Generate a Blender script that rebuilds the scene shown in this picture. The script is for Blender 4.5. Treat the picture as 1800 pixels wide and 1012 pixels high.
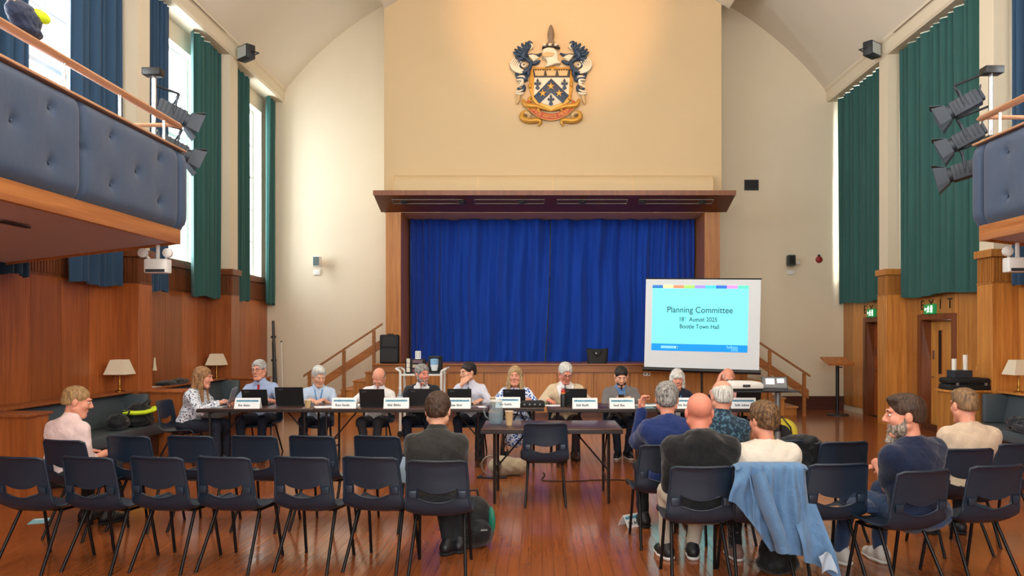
import bpy, bmesh, math, random
import numpy as np
from mathutils import Vector, Matrix, Euler
random.seed(7)
for o in list(bpy.data.objects): bpy.data.objects.remove(o)
SC = bpy.context.scene
COL = SC.collection
R = math.radians
PI = math.pi

# ------------------------------------------------------------------ camera
CAMZ, FPX, U0, V0 = 1.65, 1310.0, 945.0, 588.0     # eye height, focal length in px, vanishing point of the hall axis
cam_d = bpy.data.cameras.new('camera'); cam = bpy.data.objects.new('camera', cam_d); COL.objects.link(cam)
cam.location = (0, 0, CAMZ); cam.rotation_euler = (R(90), 0, 0)
cam_d.sensor_width = 36; cam_d.lens = FPX / 1800 * 36
cam_d.shift_x = -(U0 - 900) / 1800; cam_d.shift_y = (V0 - 506) / 1800
cam_d.clip_start = .05; cam_d.clip_end = 200
SC.camera = cam
def at(u, v, Y):
    return Vector(((u - U0) / FPX * Y, Y, CAMZ - (v - V0) / FPX * Y))
def ux(u, Y): return (u - U0) / FPX * Y
def vz(v, Y): return CAMZ - (v - V0) / FPX * Y

# ------------------------------------------------------------------ world, daylight, exposure
SC.view_settings.view_transform = 'Standard'; SC.view_settings.look = 'None'
SC.view_settings.exposure = 0.32; SC.view_settings.gamma = 1; SC.view_settings.use_curve_mapping = False
W = bpy.data.worlds.new('sky'); SC.world = W; W.use_nodes = True
bg = W.node_tree.nodes['Background']; bg.inputs[0].default_value = (.80, .91, 1, 1); bg.inputs[1].default_value = 2.6
# hall dimensions (metres; Y runs down the hall towards the stage, X to the right)
XL, XR, XC = -5.95, 6.73, .39
YB, YR = 16.4, -6.0
PILY = [13.60 - 3.16 * i for i in range(6)]          # near face of each pilaster; 0.34 wide
PD = .37                                             # pilaster projection
BAYS = [(13.94, 16.40)] + [(PILY[i + 1] + .34, PILY[i]) for i in range(5)]
WINDOWS = [(14.28, 16.10)] + [((a + b) / 2 - .9, (a + b) / 2 + .9) for a, b in BAYS[1:5]]
WZ0, WZ1 = 2.88, 6.45
def area(name, loc, rot, sx, sy, power, col=(1, 1, 1), spread=180):
    d = bpy.data.lights.new(name, 'AREA'); d.shape = 'RECTANGLE'; d.size = sx; d.size_y = sy; d.energy = power; d.color = col
    d.spread = R(spread)
    o = bpy.data.objects.new(name, d); COL.objects.link(o); o.location = loc; o.rotation_euler = rot
    return o
for i, (a, b) in enumerate(WINDOWS):
    area('daylight_left', (XL - .75, (a + b) / 2, (WZ0 + WZ1) / 2), (0, R(-90), 0), WZ1 - WZ0, b - a, 300 if i else 190, (.90, .96, 1))
    area('daylight_right', (XR + .75, (a + b) / 2, (WZ0 + WZ1) / 2), (0, R(90), 0), WZ1 - WZ0, b - a, 240 if i else 800, (.96, .97, 1))

REARW = [(-3.3, -1.7), (-.45, 1.15), (2.4, 4.0)]  # window openings added behind the view, to let in frontal fill light
for a_, b_ in REARW: area('rear_fill', ((a_ + b_) / 2, YR - .6, 4.4), (R(90), 0, 0), b_ - a_, 3.2, 240, (.92, .96, 1))
# ------------------------------------------------------------------ materials
def S(h):
    h = h.lstrip('#'); c = [int(h[i:i + 2], 16) / 255 for i in (0, 2, 4)]
    return tuple(x / 12.92 if x <= .04045 else ((x + .055) / 1.055) ** 2.4 for x in c)
MATS = {}
class NT:
    def __init__(s, name):
        s.m = bpy.data.materials.new(name); s.m.use_nodes = True; s.t = s.m.node_tree; s.n = s.t.nodes
        s.b = s.n['Principled BSDF']
    def node(s, typ, **kw):
        n = s.n.new(typ)
        for k, v in kw.items():
            if k.startswith('i_'):
                key = k[2:]; key = int(key) if key.isdigit() else key.replace('_', ' ')
                n.inputs[key].default_value = v
            else: setattr(n, k, v)
        return n
    def link(s, a, b): s.t.links.new(a, b)
    def coords(s, scale=(1, 1, 1), rnd=False):
        tc = s.node('ShaderNodeTexCoord'); mp = s.node('ShaderNodeMapping'); mp.inputs['Scale'].default_value = scale
        s.link(tc.outputs['Object'], mp.inputs['Vector'])
        if rnd:
            oi = s.node('ShaderNodeObjectInfo'); vm = s.node('ShaderNodeVectorMath', operation='SCALE'); vm.inputs['Scale'].default_value = 37
            cx = s.node('ShaderNodeCombineXYZ')
            for k in range(3): s.link(oi.outputs['Random'], cx.inputs[k])
            s.link(cx.outputs[0], vm.inputs[0]); s.link(vm.outputs[0], mp.inputs['Location'])
        return mp.outputs[0]
    def bump(s, h, strength, dist=.01):
        b = s.node('ShaderNodeBump'); b.inputs['Strength'].default_value = strength; b.inputs['Distance'].default_value = dist
        s.link(h, b.inputs['Height']); s.link(b.outputs[0], s.b.inputs['Normal'])
def mat(name, col, rough=.6, metal=0., var=0., vscale=6., bump=0., bscale=40., spec=.5, sheen=0., coat=0., emit=0., stretch=(1, 1, 1)):
    if name in MATS: return MATS[name]
    t = NT(name); b = t.b
    c = S(col) if isinstance(col, str) else col
    b.inputs['Base Color'].default_value = (*c, 1); b.inputs['Roughness'].default_value = rough; b.inputs['Metallic'].default_value = metal
    b.inputs['Specular IOR Level'].default_value = spec; b.inputs['Sheen Weight'].default_value = sheen; b.inputs['Coat Weight'].default_value = coat
    if var:
        nz = t.node('ShaderNodeTexNoise', i_Scale=vscale, i_Detail=5.); t.link(t.coords(stretch), nz.inputs['Vector'])
        mx = t.node('ShaderNodeMix', data_type='RGBA'); t.link(nz.outputs[0], mx.inputs[0])
        mx.inputs[6].default_value = (*[x * (1 - var) for x in c], 1); mx.inputs[7].default_value = (*[min(1, x * (1 + var)) for x in c], 1)
        t.link(mx.outputs[2], b.inputs['Base Color'])
    if bump:
        nz = t.node('ShaderNodeTexNoise', i_Scale=bscale, i_Detail=4.); t.link(t.coords(stretch), nz.inputs['Vector']); t.bump(nz.outputs[0], bump)
    if emit:
        b.inputs['Emission Color'].default_value = (*c, 1); b.inputs['Emission Strength'].default_value = emit
    MATS[name] = t.m; return t.m
def wood(name, c1, c2, rough=.4, axis=2, coat=.0, scale=1., tone=.25, island=False, bump=True):
    """veneer with long grain along one axis, tone varying from piece to piece"""
    if name in MATS: return MATS[name]
    t = NT(name); b = t.b
    sc = [14., 14., 14.]; sc[axis] = .7; sc = tuple(x * scale for x in sc)
    v = t.coords(sc, rnd=True)
    n1 = t.node('ShaderNodeTexNoise', i_Scale=1.4, i_Detail=7., i_Roughness=.62); t.link(v, n1.inputs['Vector'])
    sc2 = [70., 70., 70.]; sc2[axis] = 1.5
    n2 = t.node('ShaderNodeTexNoise', i_Scale=1.6, i_Detail=3.); t.link(t.coords(tuple(x * scale for x in sc2), rnd=True), n2.inputs['Vector'])
    ad = t.node('ShaderNodeMath', operation='MULTIPLY_ADD'); t.link(n2.outputs[0], ad.inputs[0]); ad.inputs[1].default_value = .45; t.link(n1.outputs[0], ad.inputs[2])
    rp = t.node('ShaderNodeMapRange'); rp.inputs[1].default_value = .42; rp.inputs[2].default_value = 1.0; t.link(ad.outputs[0], rp.inputs[0])
    mx = t.node('ShaderNodeMix', data_type='RGBA'); t.link(rp.outputs[0], mx.inputs[0])
    mx.inputs[6].default_value = (*S(c1), 1); mx.inputs[7].default_value = (*S(c2), 1)
    oi = t.node('ShaderNodeObjectInfo'); rnd = oi.outputs['Random']
    if island:
        ge = t.node('ShaderNodeNewGeometry'); a2 = t.node('ShaderNodeMath', operation='ADD'); t.link(rnd, a2.inputs[0]); t.link(ge.outputs['Random Per Island'], a2.inputs[1])
        fr = t.node('ShaderNodeMath', operation='FRACT'); t.link(a2.outputs[0], fr.inputs[0]); rnd = fr.outputs[0]
    mr = t.node('ShaderNodeMapRange'); mr.inputs[3].default_value = 1 - tone; mr.inputs[4].default_value = 1 + tone; t.link(rnd, mr.inputs[0])
    hs = t.node('ShaderNodeHueSaturation'); t.link(mr.outputs[0], hs.inputs['Value']); t.link(mx.outputs[2], hs.inputs['Color']); t.link(hs.outputs[0], b.inputs['Base Color'])
    b.inputs['Roughness'].default_value = rough; b.inputs['Coat Weight'].default_value = coat; b.inputs['Coat Roughness'].default_value = .12
    if bump: t.bump(n2.outputs[0], .06, .004)
    MATS[name] = t.m; return t.m
def cloth(name, col, rough=.85, var=.12, weave=500., wr=0., sheen=.2, pattern=None, pcol='#ffffff', pscale=30., pth=.55, ptype='noise'):
    """woven fabric; optional printed pattern"""
    if name in MATS: return MATS[name]
    t = NT(name); b = t.b; c = S(col)
    v = t.coords()
    nz = t.node('ShaderNodeTexNoise', i_Scale=9., i_Detail=4.); t.link(v, nz.inputs['Vector'])
    mx = t.node('ShaderNodeMix', data_type='RGBA'); t.link(nz.outputs[0], mx.inputs[0])
    mx.inputs[6].default_value = (*[x * (1 - var) for x in c], 1); mx.inputs[7].default_value = (*[min(1, x * (1 + var)) for x in c], 1)
    out = mx.outputs[2]
    if pattern:
        if ptype == 'voronoi':
            p = t.node('ShaderNodeTexVoronoi', i_Scale=pscale); t.link(v, p.inputs['Vector']); po = p.outputs['Distance']
        elif ptype == 'stripe':
            p = t.node('ShaderNodeTexWave', i_Scale=pscale, bands_direction='DIAGONAL'); t.link(v, p.inputs['Vector']); po = p.outputs['Fac']
        else:
            p = t.node('ShaderNodeTexNoise', i_Scale=pscale, i_Detail=2.); t.link(v, p.inputs['Vector']); po = p.outputs[0]
        mr = t.node('ShaderNodeMapRange'); mr.inputs[1].default_value = pth; mr.inputs[2].default_value = pth + .06; t.link(po, mr.inputs[0])
        m2 = t.node('ShaderNodeMix', data_type='RGBA'); t.link(mr.outputs[0], m2.inputs[0]); t.link(out, m2.inputs[6]); m2.inputs[7].default_value = (*S(pcol), 1); out = m2.outputs[2]
    t.link(out, b.inputs['Base Color'])
    b.inputs['Roughness'].default_value = rough; b.inputs['Sheen Weight'].default_value = sheen; b.inputs['Specular IOR Level'].default_value = .25
    nw = t.node('ShaderNodeTexNoise', i_Scale=11., i_Detail=3., i_Distortion=1.6); t.link(t.coords((1, 1, .75)), nw.inputs['Vector']); t.bump(nw.outputs[0], .5 if wr == 0 else wr, .022)
    MATS[name] = t.m; return t.m

# ------------------------------------------------------------------ geometry helpers
class MB:
    def __init__(s): s.v = []; s.f = []; s.m = []
    def add(s, vs, fs, mi=0, mx=None):
        o = len(s.v)
        if mx is not None: vs = [mx @ Vector(p) for p in vs]
        s.v += [tuple(p) for p in vs]; s.f += [tuple(i + o for i in f) for f in fs]; s.m += [mi] * len(fs); return s
    def box(s, x0, x1, y0, y1, z0, z1, mi=0, mx=None):
        vs = [(x0, y0, z0), (x1, y0, z0), (x1, y1, z0), (x0, y1, z0), (x0, y0, z1), (x1, y0, z1), (x1, y1, z1), (x0, y1, z1)]
        return s.add(vs, [(0, 3, 2, 1), (4, 5, 6, 7), (0, 1, 5, 4), (1, 2, 6, 5), (2, 3, 7, 6), (3, 0, 4, 7)], mi, mx)
    def cbox(s, c, d, mi=0, mx=None):
        return s.box(c[0] - d[0] / 2, c[0] + d[0] / 2, c[1] - d[1] / 2, c[1] + d[1] / 2, c[2] - d[2] / 2, c[2] + d[2] / 2, mi, mx)
    def prism(s, poly, d0, d1, plane='xz', mi=0, mx=None):
        """polygon in a plane extruded along the third axis"""
        n = len(poly)
        def P(p, d): return {'xz': (p[0], d, p[1]), 'yz': (d, p[0], p[1]), 'xy': (p[0], p[1], d)}[plane]
        vs = [P(p, d0) for p in poly] + [P(p, d1) for p in poly]
        fs = [tuple(range(n)), tuple(range(2 * n - 1, n - 1, -1))] + [(i, i + n, (i + 1) % n + n, (i + 1) % n) for i in range(n)]
        return s.add(vs, fs, mi, mx)
    def tube(s, pts, r, seg=8, mi=0, mx=None, closed=False, flat=1.):
        pts = [Vector(p) for p in pts]; n = len(pts)
        rs = r if isinstance(r, (list, tuple)) else [r] * n
        vs = []; up = None
        for i, p in enumerate(pts):
            a = pts[i - 1] if (i or closed) else p; b = pts[(i + 1) % n] if (i < n - 1 or closed) else p
            t = (b - a).normalized()
            if up is None: up = Vector((0, 0, 1)) if abs(t.z) < .9 else Vector((1, 0, 0))
            x = t.cross(up)
            if x.length < 1e-5: x = t.cross(Vector((0, 1, 0)))
            x.normalize(); y = x.cross(t).normalized(); up = y
            for k in range(seg):
                an = 2 * PI * k / seg; vs.append(p + x * math.cos(an) * rs[i] + y * math.sin(an) * rs[i] * flat)
        fs = []
        for i in range(n if closed else n - 1):
            j = (i + 1) % n
            for k in range(seg):
                l = (k + 1) % seg; fs.append((i * seg + k, i * seg + l, j * seg + l, j * seg + k))
        if not closed: fs += [tuple(range(seg - 1, -1, -1)), tuple((n - 1) * seg + k for k in range(seg))]
        return s.add(vs, fs, mi, mx)
    def lathe(s, prof, seg=16, c=(0, 0, 0), mi=0, mx=None):
        vs = []; fs = []; n = len(prof)
        for r, z in prof:
            for k in range(seg):
                a = 2 * PI * k / seg; vs.append((c[0] + r * math.cos(a), c[1] + r * math.sin(a), c[2] + z))
        for i in range(n - 1):
            for k in range(seg):
                l = (k + 1) % seg; fs.append((i * seg + k, i * seg + l, (i + 1) * seg + l, (i + 1) * seg + k))
        fs += [tuple(range(seg - 1, -1, -1)), tuple((n - 1) * seg + k for k in range(seg))]
        return s.add(vs, fs, mi, mx)
    def grid(s, fn, nu, nv, mi=0, mx=None, keep=None):
        vs = [fn(i / nu, j / nv) for j in range(nv + 1) for i in range(nu + 1)]
        fs = [(j * (nu + 1) + i, j * (nu + 1) + i + 1, (j + 1) * (nu + 1) + i + 1, (j + 1) * (nu + 1) + i) for j in range(nv) for i in range(nu) if keep is None or keep((i + .5) / nu, (j + .5) / nv)]
        return s.add(vs, fs, mi, mx)
    def ell(s, c, r, seg=16, rings=10, mi=0, mx=None):
        prof = [(max(1e-4, math.sin(PI * i / rings)), -math.cos(PI * i / rings)) for i in range(rings + 1)]
        m = Matrix.Translation(c) @ Matrix.Diagonal((*r, 1)) if not isinstance(r, (int, float)) else Matrix.Translation(c) @ Matrix.Scale(r, 4)
        if mx is not None: m = mx @ m
        return s.lathe(prof, seg, mi=mi, mx=m)
    def build(s, name, ms, parent=None, smooth=None, bevel=0., bseg=2, thick=0., loc=None, rot=None):
        me = bpy.data.meshes.new(name); me.from_pydata(s.v, [], s.f)
        if not isinstance(ms, (list, tuple)): ms = [ms]
        for m in ms: me.materials.append(m)
        me.polygons.foreach_set('material_index', s.m)
        bm = bmesh.new(); bm.from_mesh(me)
        bmesh.ops.remove_doubles(bm, verts=bm.verts, dist=1e-5)
        bmesh.ops.recalc_face_normals(bm, faces=bm.faces)
        if thick: bmesh.ops.solidify(bm, geom=bm.faces[:], thickness=thick)
        if bevel:
            es = [e for e in bm.edges if len(e.link_faces) == 2 and e.calc_face_angle(0) > .6]
            bmesh.ops.bevel(bm, geom=es, offset=bevel, segments=bseg, profile=.5, affect='EDGES', clamp_overlap=True)
        bm.to_mesh(me); bm.free()
        if smooth is not None:
            me.shade_smooth(); me.set_sharp_from_angle(angle=R(smooth))
        o = bpy.data.objects.new(name, me); COL.objects.link(o)
        if parent: o.parent = parent
        if loc is not None: o.location = loc
        if rot is not None: o.rotation_euler = rot
        return o
def bx(name, m, x0, x1, y0, y1, z0, z1, parent=None, bevel=0., smooth=None):
    return MB().box(x0, x1, y0, y1, z0, z1).build(name, m, parent, bevel=bevel, smooth=(40 if bevel else None) if smooth is None else smooth)
def tag(o, label, cat, group=None, kind=None):
    o['label'] = label; o['category'] = cat
    if group: o['group'] = group
    if kind: o['kind'] = kind
    return o
def struct(o, label=None, cat=None):
    o['kind'] = 'structure'
    if label: o['label'] = label
    if cat: o['category'] = cat
    return o
def thing(name, label, cat, loc=(0, 0, 0), rz=0, group=None):
    o = bpy.data.objects.new(name, None); COL.objects.link(o); o.empty_display_size = .1
    o.location = loc; o.rotation_euler = (0, 0, rz); return tag(o, label, cat, group)
def inst(name, me, parent, loc=(0, 0, 0), rot=(0, 0, 0), sc=(1, 1, 1)):
    o = bpy.data.objects.new(name, me); COL.objects.link(o); o.parent = parent; o.location = loc; o.rotation_euler = rot; o.scale = sc; return o
def dup(root, loc, rz, label=None, group=None):
    r = root.copy(); COL.objects.link(r); r.location = loc; r.rotation_euler = (0, 0, rz)
    if label: r['label'] = label
    if group: r['group'] = group
    for ch in list(root.children):
        c = ch.copy(); COL.objects.link(c); c.parent = r
        for g in ch.children:
            d = g.copy(); COL.objects.link(d); d.parent = c
    return r
def text_part(name, s, size, m, parent, loc, rot, align='CENTER', extrude=.001, sx=1., spacing=1., bold=0.):
    cu = bpy.data.curves.new(name, 'FONT'); cu.body = s; cu.size = size; cu.align_x = align; cu.align_y = 'CENTER'; cu.extrude = extrude; cu.space_character = spacing; cu.offset = bold
    tmp = bpy.data.objects.new(name, cu); COL.objects.link(tmp)
    dg = bpy.context.evaluated_depsgraph_get(); me = bpy.data.meshes.new_from_object(tmp.evaluated_get(dg)); bpy.data.objects.remove(tmp)
    me.materials.clear(); me.materials.append(m)
    o = bpy.data.objects.new(name, me); COL.objects.link(o); o.parent = parent; o.location = loc; o.rotation_euler = rot; o.scale = (sx, 1, 1); return o
# ================================================================== room shell
m_cream = mat('cream_plaster', '#dfd3ba', .75, var=.03, vscale=2, bump=.05, bscale=90)
m_ceil = mat('ceiling_plaster', '#dcd2c0', .8, var=.03, vscale=1.5, bump=.04, bscale=60)
m_cream_lit = mat('cream_plaster_warm_lit', '#d4ba90', .75, var=.03, vscale=1.5, bump=.05, bscale=90)  # cream plaster; the warm light falling on it is put into the colour
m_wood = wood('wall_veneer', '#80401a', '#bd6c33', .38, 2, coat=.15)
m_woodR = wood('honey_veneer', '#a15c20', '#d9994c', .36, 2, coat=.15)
m_wood_dk = wood('dark_capital_wood', '#5a2f1a', '#8a4f2c', .4, 2, tone=.1)
m_wood_h = wood('horizontal_wood', '#9a5526', '#cb8648', .4, 1, tone=.12)
m_woodx = wood('stage_wood', '#94521c', '#c98842', .35, 2, coat=.2, tone=.18)
m_wood_xh = wood('lip_wood', '#7d4620', '#b8783f', .35, 0, coat=.2, tone=.1)
m_darkbase = wood('dark_skirting_wood', '#3a1d12', '#5a3020', .4, 0, tone=.1)
m_rail = wood('pale_rail_wood', '#b07a54', '#d2a17a', .4, 1, tone=.06)
m_white = mat('white_paint', '#eceae2', .5)
m_glass = None
def glass_mat():
    t = NT('window_glass'); n = t.n
    tr = t.node('ShaderNodeBsdfTransparent'); gl = t.node('ShaderNodeBsdfGlossy'); gl.inputs['Roughness'].default_value = .02
    mx = t.node('ShaderNodeMixShader'); mx.inputs[0].default_value = .06
    t.link(tr.outputs[0], mx.inputs[1]); t.link(gl.outputs[0], mx.inputs[2]); t.link(mx.outputs[0], n['Material Output'].inputs[0]); return t.m
m_glass = glass_mat()

# ---- floor: narrow strips running down the hall; the nearest strips are single objects
m_floor = wood('floor_strip', '#844420', '#a25c2e', .17, 1, coat=.3, tone=.07, island=True, bump=False)
fl = struct(bx('floor', mat('floor_joint', '#2a1208', .6), XL - .5, XR + .5, YR - .2, YB + .3, -.12, -.006), 'polished orange-brown strip wood floor of the hall', 'floor')
PW, PL, GAP = .082, 1.6, .002
pm = MB().box(0, PW - GAP, 0, PL - GAP, -.006, 0).build('plank', m_floor, fl); pme = pm.data; bpy.data.objects.remove(pm)
near, far = [], []
nx = int((XR - XL) / PW)
for i in range(nx + 1):
    x = XL + i * PW; off = (i * .618 % 1) * PL
    y = YR - off
    while y < YB:
        y0, y1 = max(y, YR), min(y + PL, YB)
        if y1 - y0 > .05:
            yc = (y0 + y1) / 2; u = U0 + FPX * x / max(yc, .1)
            vis = yc > 4.2 and -60 < u < 1860 and y1 - y0 > PL - .01
            (near if vis else far).append((yc if vis else 99, x, y0, y1))
        y += PL
near.sort(); far += near[300:]
for _, x, y0, y1 in near[:300]: inst('plank', pme, fl, (x, y0, 0))
fb = MB()
for _, x, y0, y1 in far: fb.box(x, x + PW - GAP, y0, y1 - GAP, -.006, 0)
fo = fb.build('far_planks', m_floor, fl); fo['kind'] = 'stuff'

# ---- ceiling: barrel vault with a dropped middle band
ZC, RV = 2.34, 7.57
def arc(rad, a0, a1, n): return [(XC + rad * math.sin(a0 + (a1 - a0) * i / n), ZC + rad * math.cos(a0 + (a1 - a0) * i / n)) for i in range(n + 1)]
A = math.asin(5.95 / RV)
pr = arc(RV, -A, A, 48) + arc(RV + .25, A, -A, 48)
ce = struct(MB().prism(pr, YR - .2, YB + .3, 'xz').build('ceiling', m_ceil, smooth=30), 'pale plaster barrel-vaulted ceiling', 'ceiling')
B = math.asin(3.52 / 6.92); B2 = math.asin(3.52 / RV)
MB().prism(arc(6.92, -B, B, 30) + arc(RV + .02, B2, -B2, 30), YR, 15.21, 'xz').build('ceiling_band', m_ceil, ce, smooth=30)

# ---- back wall
wb = struct(bx('wall_back', m_cream, XL - .5, XR + .5, YB, YB + .3, 0, 10.2), 'cream plaster end wall either side of the stage', 'wall')
q = MB(); xs = [XL - .5] + [v for w in REARW for v in w] + [XR + .5]
for i in range(0, len(xs), 2): q.box(xs[i], xs[i + 1], YR - .3, YR, 2.8, 6.0)
q.box(XL - .5, XR + .5, YR - .3, YR, 0, 2.8); q.box(XL - .5, XR + .5, YR - .3, YR, 6.0, 10.2)
wr = struct(q.build('wall_rear', m_cream), 'cream rear wall behind the viewer', 'wall')
PX0, PX1, PY = -3.13, 3.75, 15.2
# proscenium block above and beside the stage opening
br = struct(MB().prism([(PX0, 4.14)] + [(PX1, 4.14)] + [(PX1, 9.0)] + [(PX1 - .6, 9.4), (XC + 2, 9.7), (XC, 9.85), (XC - 2, 9.7), (PX0 + .6, 9.4), (PX0, 9.0)], PY, YB - .005, 'xz').build('wall_proscenium', m_cream_lit), 'projecting cream wall panel above the stage, warm light in its colour', 'wall')
for s in (-1, 1):
    xo = PX0 if s < 0 else PX1; xi = -2.785 if s < 0 else 3.40
    a, b = sorted((xo - s * .04, xi))
    pc = MB().box(a, b, PY - .03, YB - .02, 1.075, 4.14).build('pillar_casing', m_woodx, br)
# ---- side walls
def side_wall(side):
    L = side < 0; X = XL if L else XR; o = (lambda d: X - d) if L else (lambda d: X + d)
    def xb(mb, d0, d1, y0, y1, z0, z1):                         # d measured outward from the wall face
        a, b = sorted((o(d0), o(d1))); mb.box(a, b, y0, y1, z0, z1)
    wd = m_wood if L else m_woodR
    mb = MB()
    cuts = []                                                   # door openings on the right wall
    if not L: cuts = [(12.03, 13.10, 1.95), (14.25, 15.30, 1.95)]
    ys = sorted([YR, YB] + [y for w in WINDOWS for y in w])
    # lower part with door holes
    y = YR
    for (a, b, h) in sorted(cuts):
        xb(mb, .02, .45, y, a, 0, WZ0); xb(mb, .02, .45, a, b, h, WZ0); y = b
    xb(mb, .02, .45, y, YB, 0, WZ0)
    xb(mb, .02, .45, YR, YB, WZ1, 7.3)
    y = YR
    for a, b in sorted(WINDOWS): xb(mb, .02, .45, y, a, WZ0, WZ1); y = b
    xb(mb, .02, .45, y, YB, WZ0, WZ1)
    w = struct(mb.build('wall_left' if L else 'wall_right', m_cream), ('left' if L else 'right') + ' side wall with tall windows above wood panelling', 'wall')
    # veneer panels
    for a, b in BAYS[:4]:
        n = 5; st = (b - a) / n
        for k in range(n):
            y0, y1 = a + k * st + .004, a + (k + 1) * st - .004
            segs = [(y0, y1, .12, 2.36)]
            for (ca, cb, h) in cuts:
                new = []
                for (p, q, z0, z1) in segs:
                    if q <= ca or p >= cb: new.append((p, q, z0, z1)); continue
                    if p < ca: new.append((p, ca, z0, z1))
                    if q > cb: new.append((cb, q, z0, z1))
                    new.append((max(p, ca), min(q, cb), h, z1))
                segs = new
            for (p, q, z0, z1) in segs:
                if q - p < .02: continue
                m2 = MB(); xb(m2, 0, .02, p, q, z0, z1); m2.build('panel', wd, w)
        # fluted frieze below the sill, and sill
        fz = MB(); xb(fz, .0, .02, a, b, 2.36, 2.76)
        k = a + .03
        while k < b - .03: xb(fz, -.012, 0, k, k + .03, 2.40, 2.74); k += .055
        fz.build('fluted_frieze', m_wood_dk, w)
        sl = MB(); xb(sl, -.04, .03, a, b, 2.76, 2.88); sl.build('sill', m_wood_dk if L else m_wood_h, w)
        if not cuts or a < 11: 
            sk = MB(); xb(sk, -.015, .02, a, b, 0, .12); sk.build('skirting', m_darkbase, w)
    # pilasters
    for y in PILY[:5]:
        p = MB(); xb(p, -PD + .03, .02, y, y + .34, 2.85, 6.9); p.build('pilaster', m_cream, w)
        p = MB(); xb(p, -PD, .02, y - .01, y + .35, 0, 2.37); p.build('pilaster_casing', wd, w, bevel=.006)
        p = MB(); xb(p, -PD + .015, .02, y, y + .34, 2.37, 2.74)
        k = y + .012
        while k < y + .31: xb(p, -PD - .004, -PD + .02, k, k + .022, 2.39, 2.73); k += .041
        d = 0.0
        while d < PD - .04:
            xb(p, -d - .03, -d - .008, y - .018, y + .36, 2.39, 2.73); d += .041
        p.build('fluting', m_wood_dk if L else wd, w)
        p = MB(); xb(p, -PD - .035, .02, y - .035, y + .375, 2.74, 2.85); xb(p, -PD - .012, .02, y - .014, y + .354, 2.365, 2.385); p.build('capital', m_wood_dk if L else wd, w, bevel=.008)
    # cornice
    prof = [(X + (.1 if L else -.1) * 0, 6.76)]
    e = 1 if L else -1
    pts = [(X - e * .06, 6.78), (X + e * (PD - .02), 6.76), (X + e * (PD + .01), 6.80), (X + e * (PD + .01), 6.98), (X + e * (PD + .05), 7.02), (X + e * (PD + .05), 7.10), (X + e * .3, 7.3), (X - e * .06, 7.3)]
    c = MB().prism(pts, YR, YB, 'xz').build('cornice', m_cream, w)
    cb = MB().tube([(X + e * (PD + .055), y, 7.0) for y in (1., 8., 13.2)], .008, 6).build('cable_run', mat('grey_cable', '#8d8577', .6), w)
    return w
wl = side_wall(-1); wrt = side_wall(1)
# ---- windows
def window(n, side, a, b):
    X = XL - .22 if side < 0 else XR + .22
    fr = MB(); t = .035
    def B(y0, y1, z0, z1, d=.05): fr.box(X - d / 2, X + d / 2, y0, y1, z0, z1)
    B(a, a + .07, WZ0, WZ1); B(b - .07, b, WZ0, WZ1); B(a + .07, b - .07, WZ0, WZ0 + .08); B(a + .07, b - .07, WZ1 - .07, WZ1)
    w = struct(fr.build('window_%d' % n, m_white), 'tall white-framed window with small panes', 'window')
    cols, rows = 3, 5
    ys = [a + .07 + (b - a - .14) * i / cols for i in range(cols + 1)]; zs = [WZ0 + .08 + (WZ1 - WZ0 - .15) * i / rows for i in range(rows + 1)]
    for y in ys[1:-1]: MB().box(X - .02, X + .02, y - .014, y + .014, zs[0], zs[-1]).build('mullion', m_white, w)
    for i, z in enumerate(zs[1:-1]): MB().box(X - .022, X + .022, ys[0], ys[-1], z - (.03 if i == 2 else .014), z + (.03 if i == 2 else .014)).build('transom', m_white, w)
    for i in range(cols):
        for j in range(rows): MB().box(X - .003, X + .003, ys[i], ys[i + 1], zs[j], zs[j + 1]).build('pane', m_glass, w)
    rv = MB()
    for (y0, y1, z0, z1) in ((a - .02, a + .002, WZ0, WZ1), (b - .002, b + .02, WZ0, WZ1), (a, b, WZ0 - .02, WZ0 + .002), (a, b, WZ1 - .002, WZ1 + .02)):
        x0, x1 = (XL - .44, XL - .021) if side < 0 else (XR + .021, XR + .44)
        rv.box(x0, x1, y0, y1, z0, z1)
    rv.build('reveal', m_white, w)
k = 1
for s in (-1, 1):
    for a, b in WINDOWS: window(k, s, a, b); k += 1
for n_, (a_, b_) in enumerate(REARW):  # added rear windows, unseen, framing the fill light
    f = MB()
    for (x0, x1, z0, z1) in ((a_, a_ + .07, 2.8, 6.), (b_ - .07, b_, 2.8, 6.), (a_ + .07, b_ - .07, 2.8, 2.88), (a_ + .07, b_ - .07, 5.93, 6.)): f.box(x0, x1, YR - .18, YR - .12, z0, z1)
    w = struct(f.build('window_%d' % (11 + n_), m_white), 'added unseen window in the rear wall, for fill light', 'window')
    for i in range(1, 4): z = 2.88 + 3.05 * i / 4; MB().box(a_ + .07, b_ - .07, YR - .17, YR - .13, z - .015, z + .015).build('transom', m_white, w)
    MB().box((a_ + b_) / 2 - .015, (a_ + b_) / 2 + .015, YR - .17, YR - .13, 2.88, 5.93).build('mullion', m_white, w)
# ---- skirting along the back wall
struct(bx('baseboard_back', m_darkbase, 3.80, XR, YB - .03, YB, 0, .30), 'dark wood skirting right of the stage steps', 'baseboard')
struct(bx('baseboard_left', m_darkbase, XL, PX0, YB - .03, YB, 0, .30), 'dark wood skirting left of the stage', 'baseboard')
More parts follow.
